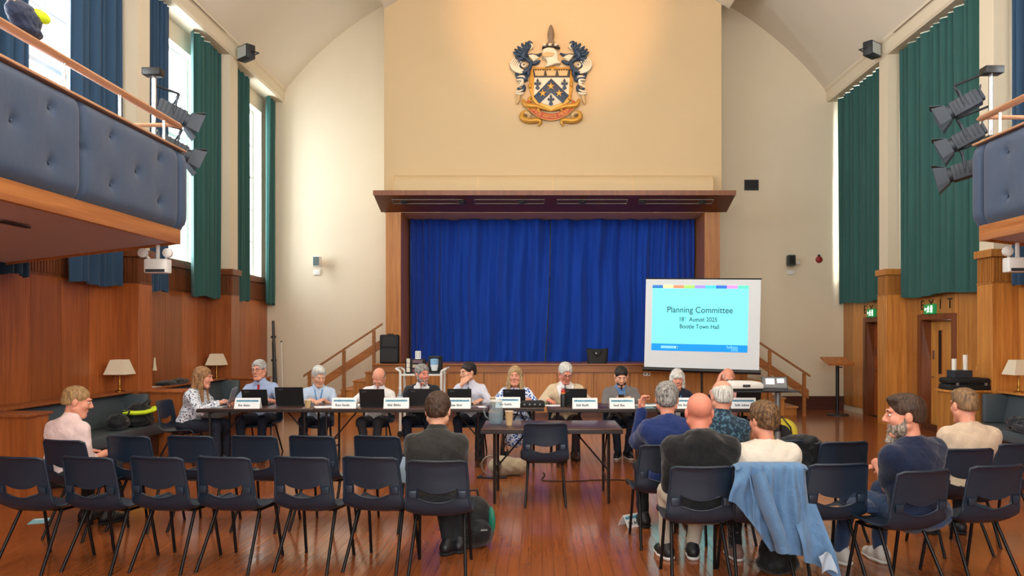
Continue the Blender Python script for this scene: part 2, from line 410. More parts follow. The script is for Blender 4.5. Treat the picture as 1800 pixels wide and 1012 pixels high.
# ---- doors on the right wall
m_door = wood('door_ply', '#b06a26', '#e0a252', .35, 2, coat=.2, tone=.08)
m_door2 = wood('door_red', '#8e441c', '#b8662e', .35, 2, coat=.2, tone=.08)
m_dkglass = mat('dark_glass', '#1c1c1a', .08, spec=.8)
m_brass = mat('brass', '#b0823a', .25, 1.)
m_chrome = mat('chrome', '#d8d8d8', .18, 1.)
m_black = mat('black_plastic', '#141517', .4)
for n, (a, b, md, lab) in enumerate(((12.03, 13.10, m_door, 'honey wood exit door with two narrow glass slots, nearer of two'), (14.25, 15.30, m_door2, 'reddish wood exit door half hidden behind the pilaster'))):
    X = XR + .16
    d = struct(bx('door_%d' % (n + 1), md, X, X + .045, a + .05, b - .05, .01, 1.90), lab, 'door')
    for i, (z0, z1) in enumerate(((.98, 1.72), (.22, .76))):
        yc = b - .36
        bx('glass_slot', m_dkglass, X - .006, X + .002, yc - .055, yc + .055, z0, z1, d)
        f = MB()
        for (p, q, r_, s_) in ((yc - .07, yc - .055, z0 - .015, z1 + .015), (yc + .055, yc + .07, z0 - .015, z1 + .015), (yc - .055, yc + .055, z1, z1 + .015), (yc - .055, yc + .055, z0 - .015, z0)): f.box(X - .012, X + .002, p, q, r_, s_)
        f.build('glazing_bead', m_wood_h, d)
    MB().tube([(X, b - .14, .92), (X - .05, b - .14, .92), (X - .05, b - .25, .92)], .009, 8).build('handle', m_chrome, d, smooth=40)
    bx('push_plate', m_chrome, X - .004, X + .001, b - .17, b - .10, 1.22, 1.38, d)
    MB().tube([(X, a + .1, .85), (X - .05, a + .14, .85), (X - .05, a + .5, .85), (X, a + .54, .85)], .008, 8).build('push_bar', m_brass, d, smooth=40)
    fr = MB()
    fr.box(XR - .025, XR + .44, a - .07, a + .05, 0, 2.0); fr.box(XR - .025, XR + .44, b - .05, b + .07, 0, 2.0); fr.box(XR - .025, XR + .44, a + .05, b - .05, 1.905, 2.0)
    struct(fr.build('trim_%d' % (n + 1), m_wood_dk, bevel=.005, smooth=40), ('dark door frame around the nearer exit door', 'dark door frame around the farther exit door')[n], 'door frame')

# ---- hanging bowl lamps added as fill light (above and behind the view)
def fill_pendant(x, y, z, power, lab):
    t = thing('fill_pendant_lamp', lab, 'fill light', (x, y, z), 0, 'added fill lamps')
    zt = ZC + math.sqrt((RV - .02) ** 2 - (x - XC) ** 2) - z
    MB().tube([(0, 0, .1), (0, 0, zt)], .012, 6).build('rod', m_brass, t); MB().lathe([(.05, .12), (.16, .1), (.27, .0), (.275, .0), (.165, .11), (.05, .13)], 20).build('bowl', m_white, t, smooth=40)
    MB().ell((0, 0, .02), (.10, .10, .06), 12, 8).build('globe', mat('fill_globe', '#fff0d8', .5, emit=6), t, smooth=60)
    d = bpy.data.lights.new('fill_lamp_light', 'POINT'); d.energy = power; d.color = (1, .92, .82); d.shadow_soft_size = .22
    o = bpy.data.objects.new('fill_lamp_light', d); COL.objects.link(o); o.parent = t; o.location = (0, 0, -.32)
k = 0
for y in (-3.2, 1.6, 6.4):
    for s in (-1, 1):
        fill_pendant(XC + s * 2.6, y, 6.7, 130, ('left' if s < 0 else 'right') + (' rear', ' middle', ' front')[(-3.2, 1.6, 6.4).index(y)] + ' hanging fill lamp, added out of view')

t = thing('added_crest_spot', 'added unseen spotlight aimed at the coat of arms', 'spotlight', (XC, 9.6, 8.75))  # added spotlight, standing in for lamps concealed in the ceiling band
MB().tube([(0, 0, .0), (0, 0, .52)], .015, 6).build('stem', m_black, t); mxl = Matrix.Rotation(R(-14), 4, 'X')
MB().lathe([(.06, -.12), (.10, .0), (.10, .12), (.095, .12), (.05, -.1)], 16, mx=mxl @ Matrix.Rotation(R(-90), 4, 'X')).build('can', m_black, t, smooth=40)
d = bpy.data.lights.new('added_crest_light', 'SPOT'); d.energy = 500; d.color = (1, .48, .16); d.spot_size = R(50); d.spot_blend = .55; d.shadow_soft_size = .1
o = bpy.data.objects.new('added_crest_light', d); COL.objects.link(o); o.parent = t; o.location = (0, .14, -.03); o.rotation_euler = (Vector((0, 5.6, -.35))).to_track_quat('-Z', 'Y').to_euler()
# ================================================================== stage end
m_grey = mat('grey_metal', '#8f9294', .4, .7)
m_dgrey = mat('charcoal_metal', '#33363a', .5, .3)
m_wplast = mat('white_plastic', '#e4e2dc', .45)
m_blackm = mat('black_matte', '#121315', .7, bump=.1, bscale=120)
m_rub = mat('black_rubber', '#17181a', .8)
st = thing('stage', 'low wooden stage with panelled front below the blue curtains', 'stage', (0, 0, 0))
SX0, SX1, SZ, SY = -3.25, 4.03, 1.07, 14.86
bx('deck', m_wood_xh, SX0, SX1, SY, 16.37, .93, SZ - .03, st)
bx('lip', m_wood_xh, SX0 - .02, SX1 + .02, SY - .08, 16.37, SZ - .03, SZ, st, bevel=.008)
bx('apron_rail', m_wood_xh, SX0, SX1, SY - .04, SY, .90, SZ - .03, st)
n = 10
for i in range(n):
    a = SX0 + (SX1 - SX0) * i / n; b = SX0 + (SX1 - SX0) * (i + 1) / n
    bx('front_panel', m_woodx, a + .004, b - .004, SY, SY + .04, .1, .93, st)
bx('plinth', m_darkbase, SX0, SX1, SY, SY + .05, 0, .1, st)
for u, v in ((967, 647), (1137, 657), (781, 652)):
    p = at(u, v, SY); o = bx('socket_plate', m_wplast, p.x - .07, p.x + .07, SY - .015, SY, p.z - .04, p.z + .04, st, bevel=.004)
    for s in (-1, 1): bx('outlet', mat('outlet_dark', '#55514a', .5), p.x + s * .035 - .015, p.x + s * .035 + .015, SY - .018, SY - .014, p.z - .015, p.z + .015, o)
# canopy
cn = thing('stage_canopy', 'dark brown wooden canopy with spotlights over the stage', 'canopy')
m_can = wood('canopy_wood', '#4a2416', '#6e3a22', .4, 0, tone=.05)
MB().prism([(14.5, 4.365), (14.5, 4.45), (15.19, 4.50), (15.19, 4.145)], -3.19, 3.85, 'yz').build('hood', m_can, cn)
bx('front_edge', m_wood_dk, -3.2, 3.86, 14.485, 14.5, 4.36, 4.455, cn)
def und(u, t): Y = 14.5 + .69 * t; return (ux(u, Y), Y, 4.365 - .22 * t)
tilt = Matrix.Rotation(math.atan2(-.22, .69), 4, 'X')
for a, b in ((690, 815), (834, 957), (979, 1103), (1123, 1253)):
    f = MB(); x0 = ux(a, 14.75); x1 = ux(b, 14.75); mx = Matrix.Translation((0, 14.75, 4.284)) @ tilt
    f.box(x0, x1, -.09, -.075, -.012, .004, mx=mx); f.box(x0, x1, .075, .09, -.012, .004, mx=mx); f.box(x0, x0 + .015, -.075, .075, -.012, .004, mx=mx); f.box(x1 - .015, x1, -.075, .075, -.012, .004, mx=mx)
    f.build('light_trough', mat('trough_grey', '#77736c', .5), cn)
for u in (710, 812, 918, 1024, 1130, 1235):
    x, y, z = und(u, .25); s = MB().tube([(x, y, z + .005), (x, y, z - .03)], .012, 8).ell((x, y - .01, z - .055), (.085, .045, .03)); s.build('spotlight', m_black, cn, smooth=50)
pel = thing('pelmet_box', 'long cream curved-top box sitting on the stage canopy', 'box')
pr = [(15.195, 4.50), (14.93, 4.482)] + [(14.93 + .265 * (1 - math.cos(a)), 4.62 + .27 * math.sin(a)) for a in [PI / 2 * i / 8 for i in range(9)]]
MB().prism(pr, ux(693, 15), ux(1252, 15), 'yz').build('casing', m_cream_lit, pel, smooth=30)
for x in (-2.9, -1.2, .3, 1.9, 3.51): MB().prism([(a - .004, b) for a, b in pr], x - .012, x + .012, 'yz').build('joint_strip', mat('joint_cream', '#dcbb8d', .7), pel)
# stage curtains
def velvet(name, c, tr=.0):
    t = NT(name); c0 = S(c); v = t.coords((1, 1, .15))
    nz = t.node('ShaderNodeTexNoise', i_Scale=6., i_Detail=4.); t.link(v, nz.inputs['Vector'])
    mx = t.node('ShaderNodeMix', data_type='RGBA'); t.link(nz.outputs[0], mx.inputs[0]); mx.inputs[6].default_value = (*[x * .8 for x in c0], 1); mx.inputs[7].default_value = (*[x * 1.15 for x in c0], 1)
    t.link(mx.outputs[2], t.b.inputs['Base Color']); t.b.inputs['Roughness'].default_value = .75; t.b.inputs['Sheen Weight'].default_value = .15; t.b.inputs['Specular IOR Level'].default_value = .2
    n2 = t.node('ShaderNodeTexNoise', i_Scale=2.5, i_Detail=3.); t.link(t.coords((1, 1, .5)), n2.inputs['Vector']); t.bump(n2.outputs[0], .15, .05)
    return t.m
m_blue = velvet('royal_blue_cloth', '#0c40a8'); m_green = velvet('green_velvet', '#305b57'); m_teal = velvet('blue_green_velvet', '#2f4b66')
def stage_curtain(x0, x1, lab, seed, side):
    rr = random.Random(seed); ph = [rr.uniform(0, 6.28) for _ in range(8)]
    def fn(u, v):
        x = x0 + (x1 - x0) * u; e = u if side < 0 else 1 - u            # e=0 at the outer side
        z = SZ + .004 + (4.13 - SZ) * v
        dense = math.exp(-e * 4.5)
        d = .075 * dense * math.sin(2 * PI * u * 24 + ph[0]) + .055 * (1 - dense) * math.sin(2 * PI * u * 9 + ph[1] + 1.2 * (1 - v)) + .045 * math.sin(2 * PI * (u * 4.3 + v * .55) + ph[2]) + .035 * math.sin(2 * PI * (u * 2.6 - v * 1.1) + ph[3])
        d += .05 * math.exp(-((e - .72 + .25 * v) / .07) ** 2) * (1 - v)
        if v < .06: d -= .03 * (1 - v / .06) * math.sin(2 * PI * u * 7 + ph[4])
        xx = x + .02 * math.sin(2 * PI * v * 1.3 + ph[5]) * u * (1 - u) * 4
        if side < 0: xx -= .12 * (1 - v) ** 2 * u ** 6
        else: xx -= .12 * (1 - v) ** 2 * (1 - u) ** 6
        return (xx, 16.1 + d + (.0 if side > 0 else 0), z)
    c = MB().grid(fn, 220, 40).build('stage_curtain', m_blue, thick=.008, smooth=60)
    return tag(c, lab, 'curtain', 'blue stage curtains')
stage_curtain(-2.76, .27, 'left half of the royal blue stage curtains', 3, -1)
stage_curtain(.29, 3.37, 'right half of the royal blue stage curtains, behind the projection screen', 5, 1)
# steps either side of the stage
def steps(side, lab):
    def X(d): return XC + side * d
    t = thing('stage_steps', lab, 'stairs', (X(4.3), 15.8, 0)); off = Vector((-X(4.3), -15.8, 0))
    def B(name, m, d0, d1, y0, y1, z0, z1, bevel=0):
        a, b = sorted((X(d0), X(d1))); o = bx(name, m, a, b, y0, y1, z0, z1, t, bevel=bevel); o.location = off; return o
    N, g, r = 6, .25, SZ / 6; top = 3.66
    for k in range(N - 1):
        h = SZ - (k + 1) * r
        B('tread', m_wood_h, top + k * g, top + (k + 1) * g + .02, 15.22, 16.36, h - .03, h, .004)
        B('riser', m_woodx, top + k * g, top + (k + 1) * g, 15.25, 16.36, 0, h - .03)
        B('nosing', mat('pale_nosing', '#d9b183', .5), top + (k + 1) * g + .0, top + (k + 1) * g + .024, 15.215, 16.36, h - .012, h + .004)
    def zr(d): return 1.80 + (d - 3.62) * (.81 - 1.80) / 1.5
    for d, zb in ((3.72, SZ), (4.33, .53), (5.03, 0)):
        o = B('newel', m_wood_xh, d - .03, d + .03, 15.13, 15.19, max(0, zb - .5 if zb else 0), zr(d))
    def slant(name, m, d0, d1, zoff, h, y0, y1):
        o = MB().prism([(X(d0), zr(d0) + zoff), (X(d1), zr(d1) + zoff), (X(d1), zr(d1) + zoff + h), (X(d0), zr(d0) + zoff + h)], y0, y1, 'xz').build(name, m, t, bevel=.004); o.location = off
    slant('handrail', m_wood_xh, 3.55, 5.15, 0, .04, 15.12, 15.20)
    slant('middle_rail', m_wood_xh, 3.60, 5.14, -.46, .19, 15.19, 15.22)
    return t
steps(-1, 'wooden steps with handrail at the left of the stage beside the loudspeaker')
steps(1, 'wooden steps with handrail at the right of the stage behind the projector')
# ---- tall window curtains
def curtain(side, y0, y1, z0, z1, folds, lab, m, seed, grp, taper=0.):
    rr = random.Random(seed); ph = [rr.uniform(0, 6.28) for _ in range(6)]
    X = XL + .155 if side < 0 else XR - .155
    def fn(u, v):
        y = y0 + (y1 - y0) * (u + .012 * math.sin(u * 31 + ph[4]))
        a = .055 * (.75 + .25 * v)
        d = a * math.sin(2 * PI * folds * u + ph[0] + .8 * math.sin(2 * PI * u * 2.3 + ph[1])) + .014 * math.sin(2 * PI * u * folds * .45 + ph[2] + v * 2)
        return (X + d, y, z0 + (z1 - z0) * v + (.02 * math.sin(u * 9 + ph[3]) if v == 0 else 0))
    c = MB().grid(fn, int(folds * 12), 14).build('window_curtain', m, thick=.008, smooth=70)
    return tag(c, lab, 'curtain', grp)
gl, gr_ = 'drawn-back curtains of the left windows', 'closed curtains of the right windows'
Z0c, Z1c = 2.31, 6.75
curtain(-1, 15.93, 16.34, Z0c, Z1c, 4, 'narrow green curtain hanging in the left corner by the end wall', m_green, 1, gl)
curtain(-1, 14.0, 14.93, Z0c, Z1c, 8, 'sliver of green curtain just right of the farthest left pilaster', m_green, 2, gl)
curtain(-1, 12.46, 13.54, Z0c, Z1c, 6, 'wide dark green curtain just left of the farthest left pilaster', m_green, 3, gl)
curtain(-1, 10.84, 11.62, Z0c, Z1c, 7, 'dark teal curtain behind the stage lamps above the left balcony', m_teal, 4, gl)
curtain(-1, 9.27, 10.38, Z0c, Z1c, 6, 'wide blue-green curtain above the left balcony rail', m_teal, 5, gl)
curtain(-1, 7.68, 8.47, Z0c, Z1c, 7, 'blue-green curtain at the very left edge above the balcony', m_teal, 6, gl)
curtain(1, 14.02, 16.26, Z0c, Z1c, 11, 'closed green curtain in the right bay next to the end wall', m_green, 7, gr_)
curtain(1, 11.13, 13.54, Z0c, Z1c, 12, 'closed green curtain behind the stage lamps on the right', m_green, 8, gr_)
curtain(1, 7.68, 10.38, Z0c, Z1c, 18, 'closed curtain at the right edge above the right balcony', m_teal, 9, gr_)
# ---- balconies
m_pad = cloth('quilted_blue_vinyl', '#3a4a62', .6, .08, wr=.1)
m_padR = m_pad
m_soffit = mat('soffit_plaster', '#c9bcc8', .8, var=.04)
def balcony(side, X, YE, lab):
    e = 1 if side < 0 else -1; XW = XL + .26 if side < 0 else XR - .26; Y0 = -4.5
    t = thing('balcony', lab, 'balcony', (XW, YE, 0)); off = Vector((-XW, -YE, 0))
    def fin(o): o.location = off; return o
    W_ = abs(X - XW); zw = 2.62 - .1186 * W_
    fin(MB().prism([(X - e * .05, 2.64), (XW, zw + .02), (XW, 2.9), (X - e * .05, 2.9)], Y0, YE - .02, 'xz').build('soffit', m_soffit, t))
    fin(bx('fascia', m_wood_h, *sorted((X - e * .05, X)), Y0, YE, 2.615, 2.775, t, bevel=.006))
    fin(MB().prism([(X - e * .05, 2.615), (XW, zw), (XW, 2.775), (X - e * .05, 2.775)], YE - .03, YE, 'xz').build('end_fascia', m_wood_h, t))
    ys = [YE + .06] + [YE - .12 - 1.68 * i for i in range(8)]
    for k in range(7):
        b, a = ys[k], ys[k + 1]; L = b - a
        bt = []
        if k: bt = [(a + L * q, z) for q, z in ((.27, 3.42), (.77, 3.42), (.52, 3.2), (.27, 2.99), (.77, 2.99), (.02, 3.2))]
        def fn(u, v):
            y = a + .004 + (L - .008) * u; z = 2.775 + .835 * v
            pf = .075 * (1 - abs(2 * v - 1) ** 10) * (1 - abs(2 * u - 1) ** (40 if k else 6)) 
            for (by, bz) in bt:
                r2 = (y - by) ** 2 + (z - bz) ** 2; pf -= .035 * math.exp(-r2 / .0016) + .018 * math.exp(-r2 / .02)
            yy = y
            return (X - e * .02 + e * pf, yy, z)
        pn = MB().grid(fn, 60 if k in (1, 2) else (12 if k == 0 else 20), 34 if k in (1, 2) else 14)
        xa, xb_ = sorted((X - e * .06, X - e * .018)); pn.box(xa, xb_, a + .004, b - .004, 2.775, 3.61)
        pn = fin(pn.build('padded_panel', m_pad, t, smooth=60))
        for (by, bz) in bt[:5]:
            fin(MB().ell((X + e * .018, by, bz), (.008, .011, .011), 8, 6).build('button', m_pad, pn, smooth=60)).location = (0, 0, 0)
    fin(bx('end_panel', m_pad, *sorted((X - e * .06, XW)), YE - .0, YE + .05, 2.775, 3.6, t))
    fin(bx('cap_rail', m_rail, *sorted((X - e * .10, X + e * .045)), Y0, YE + .05, 3.61, 3.635, t, bevel=.008))
    hr = MB().tube([(X - e * .02, Y0, 3.885), (X - e * .02, YE - .05, 3.885), (X - e * .02, YE + .03, 3.885)], [.05, .05, .03], 10, flat=.6)
    hr.tube([(X - e * .02, YE - .06, 3.882), (XW + e * .4, YE - .06, 3.882)], .04, 10, flat=.5)
    fin(hr.build('handrail', m_rail, t, smooth=50))
    for q in range(12):
        y = YE - .32 - .81 * q; fin(MB().tube([(X - e * .02, y, 3.63), (X - e * .02, y, 3.87)], .014, 10).build('post', m_chrome, t, smooth=50))
    if side < 0:
        p = Vector((-4.35, 6.2, 0)); z = 2.62 - .1186 * abs(X - p.x)
        fin(MB().cbox((0, 0, 0), (.05, .32, .012), mx=Matrix.Translation((p.x, p.y, z + .004)) @ Matrix.Rotation(math.atan(-.1186) * 0, 4, 'Y')).build('vent_slot', m_dgrey, t))
    return t
balcony(-1, -3.83, 8.0, 'left balcony with tufted blue padded front and chrome-post wooden rail')
balcony(1, 4.57, 7.72, 'right balcony with padded blue front at the edge of the picture')
# ---- theatre lamps on poles at the balcony ends
def boom(x, y, z0, z1, lab, arms):
    t = thing('lamp_pole', lab, 'pole', (x, y, z0))
    MB().tube([(0, 0, 0), (0, 0, z1 - z0)], .024, 10).build('tube', m_chrome, t, smooth=50)
    MB().cbox((-.0, -.02, z1 - z0 + .04), (.20, .13, .08)).build('top_box', m_black, t, bevel=.01, smooth=40)
    MB().tube([(0, 0, .35), (0, -.2, .35)], .014, 6).cbox((0, -.18, .35), (.1, .02, .12)).build('wall_bracket', m_dgrey, t)
    for q in arms: MB().tube([(0, 0, q[2] - z0), (q[0] - x, q[1] - y, q[2] - z0)], .014, 8).build('boom_arm', m_dgrey, t, smooth=40)
    for z in (.25, .62, .95): MB().tube([(-.07, 0, z), (.07, 0, z)], .014, 6).cbox((0, 0, z), (.075, .075, .05)).build('clamp', m_dgrey, t, smooth=40)
    return t
def spot(loc, direction, lab, grp, pole_x):
    d = Vector(direction).normalized(); q = d.to_track_quat('Y', 'Z')
    t = thing('stage_lamp', lab, 'stage light', loc, 0, grp); t.rotation_mode = 'QUATERNION'; t.rotation_quaternion = q
    m = mat('lamp_black', '#383f48', .55, .2)
    b = MB().box(-.085, .085, -.17, .13, -.085, .085).box(-.055, .055, -.21, -.17, -.055, .055)
    for k in range(6): b.box(-.092, .092, -.14 + k * .045, -.125 + k * .045, -.05, .092)
    b.build('body', m, t, bevel=.008, smooth=40)
    h = MB(); h.lathe([(.075, 0), (.085, .02), (.085, .05), (.07, .05)], 14, mx=Matrix.Translation((0, .12, 0)) @ Matrix.Rotation(R(-90), 4, 'X')); h.build('lens_ring', m, t, smooth=40)
    MB().lathe([(.068, 0), (.06, .012), (.03, .022), (.001, .025)], 14, mx=Matrix.Translation((0, .15, 0)) @ Matrix.Rotation(R(-90), 4, 'X')).build('lens', mat('lamp_lens', '#5e666b', .1), t, smooth=40)
    for a in range(4):
        mx = Matrix.Rotation(a * PI / 2, 4, 'Y') @ Matrix.Translation((0, .17, .088)) @ Matrix.Rotation(R(28), 4, 'X')
        MB().prism([(-.085, 0), (.085, 0), (.11, .15), (-.11, .15)], -.003, .003, 'xy', mx=mx).build('barn_door', m, t)
    y = MB().tube([(-.11, 0, 0), (-.11, -.02, .14), (-.06, -.02, .19), (.06, -.02, .19), (.11, -.02, .14), (.11, 0, 0)], .011, 6)
    y.build('yoke', m, t, smooth=40)
    MB().tube([(0, -.02, .19), (0, -.02, .25)], .018, 8).build('hook_clamp', m_dgrey, t, smooth=40)
    MB().tube([(-.05, -.19, .05), (-.05, -.23, .1), (.05, -.23, .1), (.05, -.19, .05)], .008, 6).build('rear_handle', m, t, smooth=40)
    return t
sl_, sr_ = 'stage lamps by the left balcony', 'stage lamps by the right balcony'
def hookpt(loc, direction): return Vector(loc) + Vector(direction).normalized().to_track_quat('Y', 'Z') @ Vector((0, -.02, .25))
LL = [(at(303, 200, 8.5), (.75, .55, -.35), 'upper black stage lamp against the window at the left balcony end'), (at(306, 262, 8.5), (.75, .55, -.40), 'lower black stage lamp against the window at the left balcony end')]
LR = [(at(1694, 185, 8.4), (-.85, .5, -.48), 'topmost of three black stage lamps in front of the right green curtain'), (at(1698, 243, 8.4), (-.85, .5, -.48), 'middle of three black stage lamps in front of the right green curtain'), (at(1696, 300, 8.4), (-.85, .5, -.25), 'lowest of three black stage lamps in front of the right green curtain')]
for l, d_, lb in LL: spot(l, d_, lb, sl_, 0)
for l, d_, lb in LR: spot(l, d_, lb, sr_, 0)
boom(-4.24, 8.24, 2.80, 4.5, 'metal lamp pole with a black box at the end of the left balcony', [hookpt(l, d_) for l, d_, _ in LL])
boom(4.84, 7.96, 2.80, 4.42, 'metal lamp pole with a black box at the end of the right balcony', [hookpt(l, d_) for l, d_, _ in LR])
# floodlights on the cornice
def flood(x, y, z, side, lab):
    t = thing('floodlight', lab, 'floodlight', (x, y, z), R(-38) if side < 0 else R(38)); e = 1 if side < 0 else -1
    # faces the far side of the hall and the viewer
    b = MB().box(-.17, .17, -.14, .04, -.13, .13); b.build('housing', m_dgrey, t, bevel=.02, smooth=40)
    MB().box(-.14, .14, -.146, -.14, -.10, .10).build('lens', mat('flood_glass', '#b9c4c6', .15), t)
    MB().tube([(-.19, -.05, 0), (-.19, .09, 0), (.19, .09, 0), (.19, -.05, 0)], .012, 6).build('bracket', m_black, t, smooth=40)
    MB().tube([(0, .09, 0), (-e * .16, .16, .03)], .02, 8).build('arm', m_black, t, smooth=40)
flood(*at(437, 95, 13.75), -1, 'small floodlight fixed to the left cornice'); flood(*at(1528, 89, 13.75), 1, 'small floodlight fixed to the right cornice')
def emergency(p, side, lab):
    t = thing('emergency_light', lab, 'emergency light', p)
    b = MB().box(-.12, .12, -.06, .06, -.10, .05); b.build('box', m_wplast, t, bevel=.015, smooth=40)
    MB().box(-.10, .10, -.065, -.06, -.09, -.06).build('slot', m_dgrey, t)
    for s in (-1, 1):
        MB().tube([(s * .08, 0, .04), (s * .12, -.02, .10)], .014, 6).lathe([(.02, 0), (.05, .02), (.05, .06), (.02, .07)], 10, mx=Matrix.Translation((s * .13, -.01, .11)) @ Matrix.Rotation(R(90), 4, 'X')).build('lamp_head', m_wplast, t, smooth=40)
    MB().tube([(0, 0, .04), (0, 0, .2)], .02, 8).build('stem', m_wplast, t, smooth=40)
emergency((-4.0, 7.85, 2.395), -1, 'white twin-head emergency light under the left balcony end'); emergency((4.86, 7.55, 2.38), 1, 'white twin-head emergency light under the right balcony end')
# ---- banquettes, end boxes
m_vinyl = mat('grey_vinyl', '#4a545a', .5, var=.08, vscale=3, bump=.05, bscale=200)
def side_seating(side):
    L = side < 0; XW = XL if L else XR; e = 1 if L else -1; nm = 'left' if L else 'right'; wd = m_wood if L else m_woodR
    def rng(d0, d1): return sorted((XW + e * d0, XW + e * d1))
    spots = [('nearest', 2), ('second', 1), ('farthest', 0)] if L else [('nearest', 2), ('second', 1)]
    for word, k in spots:
        y = PILY[k]
        lab = {('left', 2): 'wooden end box at the far left edge beside the man in pink', ('left', 1): 'wooden end box behind the bags on the left bench', ('left', 0): 'wooden end box below the farthest left pilaster',
               ('right', 2): 'wooden end box at the right edge out past the chairs', ('right', 1): 'wooden end box under the black case on the right'}[(nm, k)]
        t = thing('end_box', lab, 'bench end', (XW + e * .5, y + .17, 0), 0); off = Vector((-(XW + e * .5), -(y + .17), 0))
        for q in (bx('body', m_wood_dk if False else wd, *rng(PD + .005, .95), y, y + .34, 0, .84, t), bx('top', wd, *rng(PD + .005, .98), y - .03, y + .37, .84, .87, t, bevel=.005)): q.location = off
    for word, k in ([('nearer', 1), ('farther', 0)] if L else [('nearer', 1)]):
        y0, y1 = PILY[k + 1] + .385, PILY[k] - .045
        lab = {('left', 1): 'grey upholstered wall bench with bags at the left', ('left', 0): 'grey upholstered wall bench behind the woman at the table end', ('right', 1): 'grey upholstered wall bench at the right edge with a coat on it'}[(nm, k)]
        t = thing('banquette', lab, 'bench', (XW + e * .4, (y0 + y1) / 2, 0), 0); off = Vector((-(XW + e * .4), -(y0 + y1) / 2, 0))
        ps = [bx('plinth', m_darkbase, *rng(.03, .66), y0, y1, 0, .28, t), bx('seat', m_vinyl, *rng(.03, .76), y0, y1, .28, .43, t, bevel=.03),
              MB().prism([(XW + e * .03, .43), (XW + e * .30, .43), (XW + e * .22, .84), (XW + e * .03, .84)], y0, y1, 'xz').build('backrest', m_vinyl, t, bevel=.02, smooth=40),
              bx('ledge', wd, *rng(.03, .32), y0, y1, .84, .868, t, bevel=.004),
              bx('end_cushion', m_vinyl, *rng(.2, .55), y1 - .10, y1, .43, .83, t, bevel=.03)]
        for q in ps: q.location = off
side_seating(-1); side_seating(1)
# ---- table lamps
def lamp(x, y, z, lab):
    t = thing('table_lamp', lab, 'lamp', (x, y, z), 0, 'small table lamps on the side ledges')
    MB().lathe([(.065, 0), (.065, .012), (.02, .025), (.012, .05), (.018, .08), (.01, .11), (.010, .24)], 14).build('stem', m_brass, t, smooth=40)
    b, tp, h = .145, .085, .20; zz = .24
    vs = [(-b, -b, zz), (b, -b, zz), (b, b, zz), (-b, b, zz), (-tp, -tp, zz + h), (tp, -tp, zz + h), (tp, tp, zz + h), (-tp, tp, zz + h)]
    MB().add(vs, [(0, 1, 5, 4), (1, 2, 6, 5), (2, 3, 7, 6), (3, 0, 4, 7)]).build('shade', mat('lamp_shade', '#e9dcc2', .8), t, thick=.005)
    MB().ell((0, 0, .31), (.028, .028, .04), 10, 8).build('bulb', mat('bulb', '#f4f2ea', .3), t, smooth=60)
lamp(-5.73, 10.22, .868, 'cream-shaded brass lamp on the left ledge above the bags'); lamp(-5.75, 13.35, .868, 'cream-shaded brass lamp behind the woman at the table end'); lamp(6.52, 10.1, .868, 'white-shaded brass lamp on the ledge at the right edge')
# ---- exit signs, wall letters
m_sign = mat('exit_green', '#1f8a4a', .4, emit=.35); m_signw = mat('exit_white', '#e8ffe8', .4, emit=.9)
def exit_sign(yc, lab):
    t = thing('exit_sign', lab, 'exit sign', (XR - .03, yc, 2.085))
    MB().box(-.03, .03, -.16, .16, -.085, .085).build('case', m_sign, t, bevel=.008, smooth=40)
    X = -.034
    f = MB().box(X, X + .002, -.13, -.07, -.06, .06); f.build('door_symbol', m_signw, t)
    g = MB(); g.ell((X, .0, .045), (.004, .016, .016), 8, 6)
    for a, b in (((.0, .03), (.01, -.015)), ((.01, -.015), (-.03, -.05)), ((.01, -.015), (.045, -.055)), ((0, .025), (-.035, .0)), ((0, .025), (.04, .01))): g.tube([(X, a[0], a[1]), (X, b[0], b[1])], .008, 6)
    g.build('running_figure', m_signw, t); MB().prism([(.13, 0), (.10, .035), (.10, .012), (.06, .012), (.06, -.012), (.10, -.012), (.10, -.035)], X, X + .002, 'yz').build('arrow', m_signw, t)
    return t
exit_sign(12.72, 'lit green running-man exit sign over the nearer exit door'); exit_sign(14.95, 'green exit sign over the farther exit door by the pilaster')
for yc, lab in ((12.57, 'dark EXIT wall lettering over the nearer exit door'), (14.85, 'dark EXIT wall lettering over the farther exit door')):
    t = thing('exit_lettering', lab, 'lettering', (XR - .004, yc, 2.155))
    for i, c in enumerate('EXIT'): text_part('letter', c, .24, mat('letter_black', '#1d1512', .5), t, (0, .46 - .29 * i, .0), (R(90), 0, R(-90)), extrude=.004)
# ---- end-wall fittings
def wall_speaker(u, v, lab, dk):
    p = at(u, v, 16.25); t = thing('wall_speaker', lab, 'speaker', (p.x, 16.39, p.z))
    MB().box(-.08, .08, -.24, -.08, -.11, .12).build('cabinet', mat('speaker_grey', '#3c4648', .6) if dk else m_wplast, t, bevel=.02, smooth=40)
    MB().box(-.065, .065, -.246, -.24, -.09, .10).build('grille', mat('speaker_mesh', '#55625f', .7) if not dk else m_blackm, t)
    MB().tube([(0, -.09, 0), (0, -.01, 0)], .02, 8).cbox((0, -.008, 0), (.08, .012, .12)).build('bracket', m_wplast, t)
    MB().tube([(.0, -.02, -.1), (.03, -.02, -.17), (-.02, -.02, -.2)], .006, 6).build('cable', m_wplast, t)
    return t
wall_speaker(558, 460, 'small speaker on the end wall left of the stage', False); wall_speaker(1390, 458, 'small black speaker on the end wall right of the stage', True)
def plate(u, v, w, h, m, name, lab, cat, d=.03):
    p = at(u, v, 16.38); t = thing(name, lab, cat, (p.x, 16.4, p.z)); MB().box(-w / 2, w / 2, -d, -.001, -h / 2, h / 2).build('case', m, t, bevel=.006, smooth=40)
    MB().box(-w * .3, w * .3, -d - .004, -d, -h * .3, h * .3).build('cover', m, t, bevel=.002); return t
